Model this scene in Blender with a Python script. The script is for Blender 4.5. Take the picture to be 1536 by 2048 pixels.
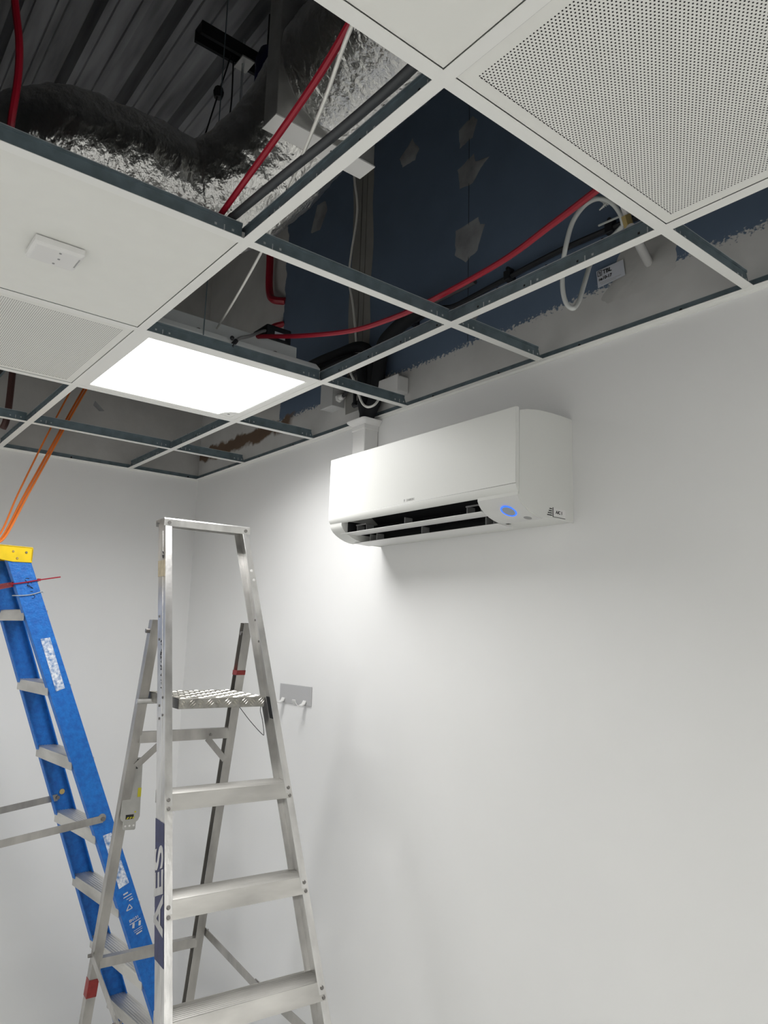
import bpy, bmesh, math, random
from mathutils import Vector, Matrix, noise
random.seed(7)
scene = bpy.context.scene
COL = scene.collection
for o in list(bpy.data.objects):
    bpy.data.objects.remove(o, do_unlink=True)

# ------------------------------------------------------------------ camera
cam_d = bpy.data.cameras.new('camera')
cam = bpy.data.objects.new('camera', cam_d)
COL.objects.link(cam)
RIGHT = Vector((0.6296106, 0.77643943, 0.02706107))
DOWN = Vector((-0.11519385, 0.12774337, -0.98509492))
FWD = Vector((-0.76832341, 0.61710894, 0.16986962))
mw = Matrix.Identity(4)
for r in range(3):
    mw[r][0] = RIGHT[r]; mw[r][1] = -DOWN[r]; mw[r][2] = -FWD[r]
mw[0][3], mw[1][3], mw[2][3] = 3.62986, -1.61915, 1.69037
cam.matrix_world = mw
cam_d.sensor_fit = 'VERTICAL'
cam_d.sensor_height = 36.0
cam_d.lens = 1450.49 / 2048 * 36.0
cam_d.clip_start = 0.02
scene.camera = cam

# ------------------------------------------------------------------ world, exposure, light levels
w = bpy.data.worlds.new('world'); scene.world = w
w.use_nodes = True
w.node_tree.nodes['Background'].inputs[0].default_value = (0.6, 0.65, 0.7, 1)
w.node_tree.nodes['Background'].inputs[1].default_value = 0.02
scene.view_settings.view_transform = 'Standard'
scene.view_settings.look = 'None'
scene.view_settings.gamma = 1.0
scene.view_settings.use_curve_mapping = False
scene.view_settings.exposure = 0.83
PANEL_MAIN = 6.0     # watts of each panel's lamp
PANEL_FAR = 10.0
SPREAD = math.radians(155)
H = 2.50       # underside of the ceiling grid
FZ = -0.22     # finished floor
GX = 0.5396
GY = -0.3747
RX = 5.40
RY = -3.60
TOP = 4.0

# ------------------------------------------------------------------ materials
MATS = {}
def mat(name, col, rough=0.5, metal=0.0, var=0.0, vscale=8.0, bump=0.0, bscale=60.0, stretch=None,
        emit=None, estr=0.0, spec=0.5, col2=None, detail=4.0, alpha=None, trans=0.0):
    if name in MATS: return MATS[name]
    m = bpy.data.materials.new(name); m.use_nodes = True
    nt = m.node_tree; b = nt.nodes['Principled BSDF']
    b.inputs['Base Color'].default_value = (*col, 1)
    b.inputs['Roughness'].default_value = rough
    b.inputs['Metallic'].default_value = metal
    b.inputs['Specular IOR Level'].default_value = spec
    if trans: b.inputs['Transmission Weight'].default_value = trans
    if emit:
        b.inputs['Emission Color'].default_value = (*emit, 1)
        b.inputs['Emission Strength'].default_value = estr
    tc = None
    def coord():
        nonlocal tc
        if tc is None:
            t = nt.nodes.new('ShaderNodeTexCoord'); mp = nt.nodes.new('ShaderNodeMapping')
            nt.links.new(t.outputs['Object'], mp.inputs['Vector'])
            if stretch: mp.inputs['Scale'].default_value = stretch
            tc = mp
        return tc
    if var > 0 or col2:
        n = nt.nodes.new('ShaderNodeTexNoise'); n.inputs['Scale'].default_value = vscale
        n.inputs['Detail'].default_value = detail
        nt.links.new(coord().outputs[0], n.inputs['Vector'])
        mx = nt.nodes.new('ShaderNodeMix'); mx.data_type = 'RGBA'
        c2 = col2 if col2 else tuple(max(0, c * (1 - var)) for c in col)
        mx.inputs[6].default_value = (*col, 1); mx.inputs[7].default_value = (*c2, 1)
        rp = nt.nodes.new('ShaderNodeMapRange'); rp.inputs[1].default_value = 0.35; rp.inputs[2].default_value = 0.68
        nt.links.new(n.outputs['Fac'], rp.inputs[0]); nt.links.new(rp.outputs[0], mx.inputs[0])
        nt.links.new(mx.outputs[2], b.inputs['Base Color'])
    if bump > 0:
        n2 = nt.nodes.new('ShaderNodeTexNoise'); n2.inputs['Scale'].default_value = bscale
        n2.inputs['Detail'].default_value = 3
        nt.links.new(coord().outputs[0], n2.inputs['Vector'])
        bp = nt.nodes.new('ShaderNodeBump'); bp.inputs['Strength'].default_value = bump
        bp.inputs['Distance'].default_value = 0.01
        nt.links.new(n2.outputs['Fac'], bp.inputs['Height'])
        nt.links.new(bp.outputs['Normal'], b.inputs['Normal'])
    MATS[name] = m
    return m

WALL = mat('wall_paint', (0.84, 0.84, 0.832), 0.55, var=0.03, vscale=2.0, bump=0.03, bscale=35)
FLOOR = mat('floor_vinyl', (0.74, 0.74, 0.71), 0.5, var=0.15, vscale=6)
TILE = mat('tile_white', (0.84, 0.84, 0.80), 0.75, var=0.02, vscale=20)
TEEW = mat('tee_white', (0.86, 0.86, 0.83), 0.45)
GALV = mat('galvanised', (0.20, 0.26, 0.29), 0.5, 0.55, var=0.25, vscale=30)
GALVL = mat('galvanised_edge', (0.62, 0.66, 0.68), 0.35, 0.6)
BRIGHT = mat('bright_steel', (0.85, 0.85, 0.84), 0.3, 0.6)
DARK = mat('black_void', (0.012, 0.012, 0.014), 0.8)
FLEECE = mat('fleece', (0.05, 0.05, 0.05), 0.95)
PLAST = mat('plaster_grey', (0.52, 0.515, 0.50), 0.85, var=0.18, vscale=5, bump=0.15, bscale=25)
STRIP = mat('joint_plaster', (0.30, 0.295, 0.275), 0.85, var=0.15, vscale=8)
FILL = mat('filler', (0.36, 0.37, 0.385), 0.85, var=0.45, vscale=9, bump=0.2, bscale=30)
DECK = mat('deck_metal', (0.34, 0.345, 0.37), 0.5, 0.15, var=0.5, vscale=5, stretch=(0.4, 3, 3))
FOIL = mat('foil', (0.70, 0.695, 0.675), 0.28, 1.0, bump=0.42, bscale=85, stretch=(1, 1, 0.6))
GALVB = mat('galv_box', (0.55, 0.55, 0.54), 0.42, 0.7, var=0.2, vscale=14)
ALU = mat('aluminium', (0.74, 0.73, 0.71), 0.34, 0.92, var=0.38, vscale=14, bump=0.06, bscale=120, stretch=(1, 1, 0.35))
ALUD = mat('aluminium_dull', (0.50, 0.485, 0.46), 0.42, 0.85, var=0.4, vscale=12, stretch=(1, 1, 0.4))
ALUT = mat('tread_alu', (0.68, 0.665, 0.63), 0.38, 0.75, var=0.42, vscale=10, stretch=(0.3, 1, 1))
CHEQ = mat('chequer_alu', (0.66, 0.64, 0.58), 0.26, 0.95, var=0.35, vscale=30)
PLATE = mat('platform_plate', (0.36, 0.35, 0.32), 0.4, 0.8, var=0.4, vscale=30)
STEEL = mat('rivet_steel', (0.22, 0.21, 0.20), 0.4, 0.8)
BLUE = mat('blue_fibreglass', (0.004, 0.115, 0.46), 0.50, var=0.45, vscale=60, bump=0.25, bscale=150, col2=(0.006, 0.17, 0.58))
YEL = mat('yellow_plastic', (0.90, 0.62, 0.0), 0.42, var=0.12, vscale=25)
ACW = mat('ac_white', (0.73, 0.735, 0.705), 0.42)
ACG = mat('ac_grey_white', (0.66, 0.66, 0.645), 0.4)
VANE = mat('vane_white', (0.72, 0.72, 0.71), 0.4)
GREYP = mat('grey_plastic', (0.30, 0.30, 0.30), 0.5)
LGREY = mat('light_grey_plastic', (0.55, 0.555, 0.55), 0.5)
RED = mat('red_cable', (0.33, 0.008, 0.024), 0.38)
ORANGE = mat('orange_cable', (0.85, 0.22, 0.04), 0.45)
WCAB = mat('white_cable', (0.86, 0.85, 0.80), 0.45)
BCAB = mat('black_cable', (0.012, 0.013, 0.016), 0.5)
FOAM = mat('black_foam', (0.008, 0.009, 0.011), 0.9)
DGREY = mat('dark_grey_cable', (0.06, 0.065, 0.07), 0.5)
PVC = mat('white_pvc', (0.78, 0.775, 0.76), 0.4)
PAPER = mat('label_white', (0.58, 0.60, 0.66), 0.5)
WORN = mat('label_worn', (0.80, 0.82, 0.86), 0.5, col2=(0.10, 0.22, 0.46), vscale=95, detail=6)
INK = mat('ink_black', (0.01, 0.01, 0.012), 0.6)
NAVY = mat('navy_print', (0.025, 0.03, 0.10), 0.5, var=0.4, vscale=60)
REDT = mat('red_tape', (0.26, 0.016, 0.014), 0.5, var=0.3, vscale=60)
BROWN = mat('red_oxide', (0.07, 0.03, 0.026), 0.55)
BRASS = mat('brass', (0.55, 0.42, 0.18), 0.35, 0.8)
CLEARP = mat('clear_tube', (0.62, 0.64, 0.62), 0.30, spec=0.6)
HOUS = mat('housing_white', (0.80, 0.83, 0.83), 0.4)
COAT = mat('coat_hook_grey', (0.46, 0.46, 0.465), 0.45)
PRINTG = mat('print_grey', (0.42, 0.42, 0.41), 0.5)
BLUEDEV = mat('blue_device', (0.005, 0.005, 0.07), 0.5)
LED = mat('led_diffuser', (0.9, 0.9, 0.9), 0.6, emit=(1.0, 0.993, 0.985), estr=1.6)
LED2 = mat('led_diffuser_far', (0.9, 0.9, 0.9), 0.6, emit=(1.0, 0.993, 0.985), estr=1.6)
RING = mat('blue_ring', (0.02, 0.10, 0.8), 0.4, emit=(0.02, 0.14, 1.0), estr=0.8)
LENS = mat('ring_centre', (0.33, 0.36, 0.40), 0.35)
YTAG = mat('tag_yellow', (0.55, 0.50, 0.02), 0.5)
WGREY = mat('tag_grey', (0.47, 0.465, 0.44), 0.5, var=0.15, vscale=25)

def board_material():
    m = bpy.data.materials.new('upper_board_blue'); m.use_nodes = True
    nt = m.node_tree; b = nt.nodes['Principled BSDF']; b.inputs['Roughness'].default_value = 0.7
    N = nt.nodes.new; L = nt.links.new
    tc = N('ShaderNodeTexCoord'); sp = N('ShaderNodeSeparateXYZ'); L(tc.outputs['Object'], sp.inputs[0])
    def math_(op, a, bb):
        n = N('ShaderNodeMath'); n.operation = op
        for i, v in enumerate((a, bb)):
            if isinstance(v, (int, float)): n.inputs[i].default_value = v
            else: L(v, n.inputs[i])
        return n.outputs[0]
    def noise_(scale, detail=5, st=(1, 1, 1)):
        mp = N('ShaderNodeMapping'); mp.inputs['Scale'].default_value = st; L(tc.outputs['Object'], mp.inputs[0])
        n = N('ShaderNodeTexNoise'); n.inputs['Scale'].default_value = scale; n.inputs['Detail'].default_value = detail
        L(mp.outputs[0], n.inputs['Vector']); return math_('SUBTRACT', n.outputs['Fac'], 0.5)
    def step(v, lo, hi):
        n = N('ShaderNodeMapRange'); n.inputs[1].default_value = lo; n.inputs[2].default_value = hi
        L(v, n.inputs[0]); return n.outputs[0]
    x, z = sp.outputs[0], sp.outputs[2]
    ztop = math_('ADD', z, math_('ADD', math_('MULTIPLY', noise_(3.0), 0.06), math_('MULTIPLY', noise_(85, 8, (1.0, 1, 1.3)), 0.085)))
    mz = step(ztop, 2.643, 2.652)
    xx = math_('ADD', x, math_('MULTIPLY', noise_(9.0), 0.10))
    mxm = step(xx, 0.822, 0.828)
    blue = math_('MULTIPLY', mz, mxm)
    # brown bare patch close to the corner
    zb = math_('ADD', z, math_('MULTIPLY', noise_(11.0), 0.10))
    br = math_('MULTIPLY', math_('MULTIPLY', step(zb, 2.585, 2.60), step(math_('MULTIPLY', zb, -1), -2.662, -2.65)),
               step(math_('MULTIPLY', math_('ADD', x, math_('MULTIPLY', noise_(6.0), 0.25)), -1), -0.98, -0.93))
    c = N('ShaderNodeMix'); c.data_type = 'RGBA'
    c.inputs[6].default_value = (0.62, 0.615, 0.60, 1); c.inputs[7].default_value = (0.120, 0.170, 0.250, 1); L(blue, c.inputs[0])
    c2 = N('ShaderNodeMix'); c2.data_type = 'RGBA'; c2.inputs[7].default_value = (0.15, 0.095, 0.06, 1)
    L(c.outputs[2], c2.inputs[6]); L(br, c2.inputs[0])
    mott = N('ShaderNodeMix'); mott.data_type = 'RGBA'; mott.blend_type = 'MULTIPLY'; mott.inputs[0].default_value = 1.0
    g = step(noise_(6.0, 6), -0.35, 0.1)
    gm = N('ShaderNodeMapRange'); gm.inputs[3].default_value = 0.82; gm.inputs[4].default_value = 1.0; L(g, gm.inputs[0])
    L(c2.outputs[2], mott.inputs[6]); L(gm.outputs[0], mott.inputs[7]); L(mott.outputs[2], b.inputs['Base Color'])
    bp = N('ShaderNodeBump'); bp.inputs['Strength'].default_value = 0.3; bp.inputs['Distance'].default_value = 0.004
    L(math_('ADD', mz, math_('MULTIPLY', noise_(30, 6), 0.5)), bp.inputs['Height']); L(bp.outputs['Normal'], b.inputs['Normal'])
    return m
BOARD = board_material()

# ------------------------------------------------------------------ mesh helpers
class MB:
    def __init__(s): s.v = []; s.f = []; s.m = []; s.mats = []
    def mi(s, m):
        if m not in s.mats: s.mats.append(m)
        return s.mats.index(m)
    def add(s, vs, fs, m):
        b = len(s.v); k = s.mi(m)
        s.v += [tuple(p) for p in vs]
        for f in fs: s.f.append([b + i for i in f]); s.m.append(k)
        return s
    def box(s, x0, x1, y0, y1, z0, z1, m):
        vs = [(x, y, z) for x in (x0, x1) for y in (y0, y1) for z in (z0, z1)]
        return s.add(vs, [(0, 1, 3, 2), (4, 6, 7, 5), (0, 4, 5, 1), (2, 3, 7, 6), (0, 2, 6, 4), (1, 5, 7, 3)], m)
    def loft(s, rings, m, cap=True, closed=True):
        n = len(rings[0]); vs = [p for r in rings for p in r]; fs = []
        for i in range(len(rings) - 1):
            for j in range(n if closed else n - 1):
                k = (j + 1) % n
                fs.append((i * n + j, i * n + k, (i + 1) * n + k, (i + 1) * n + j))
        if cap:
            fs.append(tuple(range(n))[::-1]); fs.append(tuple(range((len(rings) - 1) * n, len(rings) * n)))
        return s.add(vs, fs, m)
    def prism_x(s, prof, x0, x1, m):           # prof of (y, z)
        return s.loft([[(x0, y, z) for y, z in prof], [(x1, y, z) for y, z in prof]], m)
    def prism_y(s, prof, y0, y1, m):           # prof of (x, z)
        return s.loft([[(x, y0, z) for x, z in prof], [(x, y1, z) for x, z in prof]], m)
    def prism_z(s, prof, z0, z1, m, fx=lambda z: 0, fy=lambda z: 0):
        return s.loft([[(fx(z) + x, fy(z) + y, z) for x, y in prof] for z in (z0, z1)], m)
    def bar(s, a, b, wid, thick, m, up=(0, 0, 1)):
        a, b = Vector(a), Vector(b); d = (b - a).normalized(); u = Vector(up); u = (u - d * u.dot(d)).normalized(); r = d.cross(u)
        q = [(r * (i * thick / 2) + u * (j * wid / 2)) for i, j in ((-1, -1), (1, -1), (1, 1), (-1, 1))]
        return s.loft([[a + k for k in q], [b + k for k in q]], m)
    def cyl(s, a, b, r, m, n=12, r2=None):
        a, b = Vector(a), Vector(b); d = (b - a).normalized()
        u = d.orthogonal().normalized(); v = d.cross(u)
        r2 = r if r2 is None else r2
        return s.loft([[c + (u * math.cos(2 * math.pi * i / n) + v * math.sin(2 * math.pi * i / n)) * rr for i in range(n)] for c, rr in ((a, r), (b, r2))], m)
    def tube(s, pts, r, m, n=8, sub=6, smooth=True):
        P = [Vector(p) for p in pts]
        if smooth and len(P) > 2:
            Q = []
            for i in range(len(P) - 1):
                p0 = P[max(i - 1, 0)]; p1 = P[i]; p2 = P[i + 1]; p3 = P[min(i + 2, len(P) - 1)]
                for k in range(sub):
                    t = k / sub
                    Q.append(0.5 * ((2 * p1) + (p2 - p0) * t + (2 * p0 - 5 * p1 + 4 * p2 - p3) * t * t + (3 * p1 - p0 - 3 * p2 + p3) * t ** 3))
            Q.append(P[-1]); P = Q
        rings = []; u = None
        for i, p in enumerate(P):
            d = (P[min(i + 1, len(P) - 1)] - P[max(i - 1, 0)]).normalized()
            if u is None: u = d.orthogonal().normalized()
            else: u = (u - d * u.dot(d)).normalized()
            v = d.cross(u)
            rr = r(i / (len(P) - 1)) if callable(r) else r
            rings.append([p + (u * math.cos(2 * math.pi * j / n) + v * math.sin(2 * math.pi * j / n)) * rr for j in range(n)])
        return s.loft(rings, m)
    def sphere(s, c, r, m, n=10, sx=1, sy=1, sz=1):
        rings = []
        for i in range(1, n // 2):
            a = math.pi * i / (n // 2)
            rings.append([(c[0] + r * sx * math.sin(a) * math.cos(2 * math.pi * j / n), c[1] + r * sy * math.sin(a) * math.sin(2 * math.pi * j / n), c[2] + r * sz * math.cos(a)) for j in range(n)])
        return s.loft(rings, m)
    def poly(s, pts, off, m):                  # thin slab: outline pts extruded by off vector
        o = Vector(off)
        return s.loft([[Vector(p) for p in pts], [Vector(p) + o for p in pts]], m)
    def build(s, name, parent=None, smooth=False, bevel=0.0, loc=None, rotz=None):
        me = bpy.data.meshes.new(name); me.from_pydata(s.v, [], s.f)
        for m in s.mats: me.materials.append(m)
        me.polygons.foreach_set('material_index', s.m)
        bm = bmesh.new(); bm.from_mesh(me); bmesh.ops.recalc_face_normals(bm, faces=bm.faces); bm.to_mesh(me); bm.free()
        if smooth:
            me.polygons.foreach_set('use_smooth', [True] * len(me.polygons))
            try: me.set_sharp_from_angle(angle=math.radians(40))
            except Exception: pass
        me.update()
        return link(name, me, parent, bevel, loc, rotz)

def link(name, me, parent=None, bevel=0.0, loc=None, rotz=None):
    o = bpy.data.objects.new(name, me); COL.objects.link(o)
    if parent: o.parent = parent
    if loc: o.location = loc
    if rotz is not None: o.rotation_euler = (0, 0, rotz)
    if bevel > 0:
        b = o.modifiers.new('bevel', 'BEVEL'); b.width = bevel; b.segments = 2; b.limit_method = 'ANGLE'; b.angle_limit = math.radians(40)
    return o
def tag(o, label=None, cat=None, group=None, kind=None):
    if label: o['label'] = label
    if cat: o['category'] = cat
    if group: o['group'] = group
    if kind: o['kind'] = kind
    return o
def empty(name, label=None, cat=None, loc=(0, 0, 0), rotz=0.0, group=None, kind=None):
    o = bpy.data.objects.new(name, None); COL.objects.link(o); o.location = loc; o.rotation_euler = (0, 0, rotz)
    o.empty_display_size = 0.05
    return tag(o, label, cat, group, kind)
def text(name, body, size, origin, ux, uy, m, parent=None, ext=0.0003, align='CENTER', sx=1.0, bold=0.0):
    cu = bpy.data.curves.new(name, 'FONT'); cu.body = body; cu.size = size; cu.extrude = ext
    cu.align_x = align; cu.align_y = 'CENTER'; cu.offset = bold
    t = bpy.data.objects.new(name, cu); COL.objects.link(t)
    dg = bpy.context.evaluated_depsgraph_get()
    me = bpy.data.meshes.new_from_object(t.evaluated_get(dg)); bpy.data.objects.remove(t, do_unlink=True)
    ux = Vector(ux).normalized(); uy = Vector(uy); uy = (uy - ux * ux.dot(uy)).normalized(); uz = ux.cross(uy)
    M = Matrix(((ux.x * sx, uy.x, uz.x, origin[0]), (ux.y * sx, uy.y, uz.y, origin[1]), (ux.z * sx, uy.z, uz.z, origin[2]), (0, 0, 0, 1)))
    me.transform(M); me.materials.clear(); me.materials.append(m); me.name = name
    return link(name, me, parent)

# ------------------------------------------------------------------ room shell
def slab(name, x0, x1, y0, y1, z0, z1, m, parent=None, kind='structure'):
    o = MB().box(x0, x1, y0, y1, z0, z1, m).build(name, parent)
    if kind and parent is None: o['kind'] = kind
    return o
slab('floor', -0.12, RX + 0.12, RY - 0.12, 0.12, FZ - 0.1, FZ, FLOOR)
w_right = slab('wall_right', -0.12, RX + 0.12, 0.0, 0.12, FZ, H + 0.002, WALL)
w_back = slab('wall_back', -0.12, 0.0, RY, 0.0, FZ, H + 0.002, WALL)
w_left = slab('wall_left', -0.12, RX + 0.12, RY - 0.12, RY, FZ, TOP + 0.1, WALL)
w_front = slab('wall_front', RX, RX + 0.12, RY, 0.0, FZ, TOP + 0.1, WALL)
slab('upper_board', -0.12, RX + 0.12, 0.0, 0.12, H + 0.002, TOP + 0.1, BOARD, w_right)
slab('upper_board', -0.12, 0.0, RY, 0.0, H + 0.002, TOP + 0.1, PLAST, w_back)

# roof deck: trapezoidal ribs along x
prof = []
pitch = 0.235
y = RY - 0.05; k = 0
off = 0.005
y = RY + off
while y < 0.05:
    for dy, dz in ((0, 0), (0.025, 0.0), (0.029, 0.006), (0.033, 0.0), (0.09, 0.0), (0.094, 0.006), (0.098, 0.0), (0.123, 0.0), (0.145, 0.07), (0.213, 0.07), (0.235, 0.0)):
        prof.append((y + dy, TOP - 0.07 + dz))
    y += pitch
deck = MB()
deck.loft([[(x, yy, zz) for yy, zz in prof] for x in (-0.1, RX + 0.1)], DECK, cap=False, closed=False)
dk = deck.build('roof_deck'); dk['kind'] = 'structure'

# ------------------------------------------------------------------ suspended ceiling grid
ceil = empty('ceiling', kind='structure')
xs = [GX + 0.6 * i for i in range(9) if GX + 0.6 * i < RX - 0.05]
ys = [GY - 0.6 * i for i in range(7) if GY - 0.6 * i > RY + 0.05]
def tee_mesh(name, L, axis_chamfer=(0, 0), main=False):
    b = MB()
    b.box(0, L, -0.012, 0.012, 0.0, 0.0012, TEEW)
    c0, c1 = axis_chamfer
    a = 0.012 * c0; e = 0.012 * c1
    sx0 = 0.0 if not c0 else 0.006; sx1 = L if not c1 else L - 0.006
    b.loft([[(sx0, yy, 0.0012), (sx1, yy, 0.0012), (sx1 - e, yy, 0.033), (sx0 + a, yy, 0.033)] for yy in (-0.0012, 0.0012)], GALV)
    b.box(sx0 + a, sx1 - e, -0.0035, 0.0035, 0.032, 0.038, GALV)
    b.box(sx0 + a, sx1 - e, -0.0037, 0.0037, 0.0375, 0.0388, GALVL)
    # punched slots: bright marks and dark holes on both faces
    step = 0.15 if main else max(L - 0.09, 0.05)
    px = 0.05
    while px < L - 0.02:
        for s in (-1, 1):
            y0, y1 = sorted((s * 0.0011, s * 0.0016))
            b.box(px - 0.0012, px + 0.0012, y0, y1, 0.008, 0.021, GALVL)
            b.box(px - 0.022, px - 0.017, y0, y1, 0.013, 0.018, GALVL if not main else DARK)
            b.box(px + 0.017, px + 0.022, y0, y1, 0.013, 0.018, GALVL)
        if main: b.cyl((px + 0.045, 0, 0.036), (px + 0.045, 0, 0.0415), 0.0035, DARK, 6)
        px += step
    return b.build(name, ceil)
first = {}
def put_tee(key, name, L, loc, rz, ch=(0, 0), main=False):
    if key in first:
        o = first[key].copy(); COL.objects.link(o); o.parent = ceil
    else:
        o = tee_mesh(name, L, ch, main); first[key] = o
    o.location = loc; o.rotation_euler = (0, 0, rz); return o
for yy in ys: put_tee('main', 'main_tee', RX - 0.012, (0.006, yy, H), 0, (1, 1), True)
for xx in xs:
    put_tee('wallR', 'cross_tee', abs(GY) - 0.018, (xx, GY + 0.012, H), math.pi / 2, (0, 1))
    for i in range(len(ys) - 1):
        put_tee('cross', 'cross_tee', 0.576, (xx, ys[i + 1] + 0.012, H), math.pi / 2)
    put_tee('wallL', 'cross_tee', ys[-1] - 0.012 - RY - 0.004, (xx, RY + 0.004, H), math.pi / 2, (1, 0))
# perimeter wall angles
def angle_trim(name, horizontal, wall):
    b = MB()
    if wall == 'right':
        b.box(0, RX, -0.019, 0, H - 0.0012, H, TEEW); b.box(0, RX, -0.0015, -0.0002, H, H + 0.022, GALV)
        b.box(0, RX, -0.0025, 0, H - 0.009, H - 0.0012, TEEW)
        for i in range(18): b.cyl((0.07 + 0.3 * i, -0.001, H + 0.008), (0.07 + 0.3 * i, -0.005, H + 0.008), 0.004, DARK, 8)
    elif wall == 'back':
        b.box(0, 0.019, RY, -0.019, H - 0.0012, H, TEEW); b.box(0.0002, 0.0015, RY, 0, H, H + 0.022, GALV)
        b.box(0, 0.0025, RY, 0, H - 0.009, H - 0.0012, TEEW)
        for i in range(12): b.cyl((0.001, -0.06 - 0.3 * i, H + 0.008), (0.005, -0.06 - 0.3 * i, H + 0.008), 0.004, DARK, 8)
    elif wall == 'left': b.box(0, RX, RY, RY + 0.019, H - 0.0012, H, TEEW)
    else: b.box(RX - 0.019, RX, RY + 0.019, -0.019, H - 0.0012, H, TEEW)
    o = b.build(name); o['kind'] = 'structure'; return o
for i, wn in enumerate(('right', 'back', 'left', 'front')): angle_trim('trim_%d' % (i + 1), True, wn)

# tiles
def tile_mesh(L, W, perf=False):
    b = MB(); g = 0.0016
    hx, hy = L / 2 - 0.012 - g, W / 2 - 0.012 - g
    rim_x, rim_y = L / 2 - 0.003, W / 2 - 0.003
    z0, z1 = 0.0008, 0.009
    if not perf:
        b.add([(-hx, -hy, z0), (hx, -hy, z0), (hx, hy, z0), (-hx, hy, z0)], [(0, 1, 2, 3)], TILE)
    else:
        a = 0.00590; rs = a * 0.8660; mg = 0.0245
        ix, iy = hx - mg + 0.012, hy - mg + 0.012
        ix = L / 2 - 0.0355; iy = W / 2 - 0.0355
        nr = int(2 * iy / rs); nc = int(2 * ix / a)
        vs = []; fs = []
        R0 = a / math.sqrt(3); r0 = 0.00148
        co = [(math.cos(math.radians(30 + 60 * k)), math.sin(math.radians(30 + 60 * k))) for k in range(6)]
        for r in range(nr + 1):
            yy = -iy + (2 * iy - nr * rs) / 2 + r * rs
            for c in range(nc + 1):
                xx = -ix + (2 * ix - nc * a) / 2 + c * a + (a / 2 if r % 2 else 0)
                if xx > ix: continue
                bi = len(vs)
                for cx, cy in co: vs.append((xx + R0 * cx, yy + R0 * cy, z0))
                for cx, cy in co: vs.append((xx + r0 * cx, yy + r0 * cy, z0))
                for k in range(6): fs.append((bi + k, bi + (k + 1) % 6, bi + 6 + (k + 1) % 6, bi + 6 + k))
        b.add(vs, fs, TILE)
        zz = z0 - 0.0002
        for q in (((-hx, -hy), (hx, -hy), (hx, -iy), (-hx, -iy)), ((-hx, iy), (hx, iy), (hx, hy), (-hx, hy)),
                  ((-hx, -iy), (-ix, -iy), (-ix, iy), (-hx, iy)), ((ix, -iy), (hx, -iy), (hx, iy), (ix, iy))):
            b.add([(x_, y_, zz) for x_, y_ in q], [(0, 1, 2, 3)], TILE)
        b.add([(-hx, -hy, z0 + 0.004), (hx, -hy, z0 + 0.004), (hx, hy, z0 + 0.004), (-hx, hy, z0 + 0.004)], [(0, 1, 2, 3)], FLEECE)
    # side skirts and rim resting on the tees
    c = [(-hx, -hy), (hx, -hy), (hx, hy), (-hx, hy)]; d = [(-rim_x, -rim_y), (rim_x, -rim_y), (rim_x, rim_y), (-rim_x, rim_y)]
    vs = [(x, y, z0) for x, y in c] + [(x, y, z1) for x, y in c] + [(x, y, z1) for x, y in d] + [(x, y, 0.022) for x, y in d]
    fs = []
    for l in range(3):
        for k in range(4): fs.append((l * 4 + k, l * 4 + (k + 1) % 4, l * 4 + 4 + (k + 1) % 4, l * 4 + 4 + k))
    fs.append((12, 13, 14, 15))
    b.add(vs, fs, TILE)
    me = bpy.data.meshes.new('ceiling_tile'); me.from_pydata(b.v, [], b.f)
    for m in b.mats: me.materials.append(m)
    me.polygons.foreach_set('material_index', b.m); me.update()
    return me
tcache = {}
def put_tile(x0, x1, y0, y1, perf=False):
    key = (round(x1 - x0, 3), round(y1 - y0, 3), perf)
    if key not in tcache: tcache[key] = tile_mesh(x1 - x0, y1 - y0, perf)
    o = link('perforated_tile' if perf else 'ceiling_tile', tcache[key], ceil)
    o.location = ((x0 + x1) / 2, (y0 + y1) / 2, H + 0.0012)
    return o
X = [0.0] + xs + [RX]; Y = [0.0] + ys + [RY]
OPEN = {(c, 0) for c in range(6)} | {(0, 1), (1, 1), (3, 1), (4, 1), (0, 2), (1, 2), (4, 2)}
PERF = {(5, 1), (2, 2)}
LIGHTS = {(2, 1), (8, 1), (1, 4), (7, 5)}
for c in range(len(X) - 1):
    for r in range(len(Y) - 1):
        if (c, r) in OPEN or (c, r) in LIGHTS: continue
        x0 = X[c] - (0.003 if c == 0 else 0); put_tile(max(x0, 0.004), min(X[c + 1], RX - 0.004), max(Y[r + 1], RY + 0.004), min(Y[r], -0.004), (c, r) in PERF)

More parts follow.
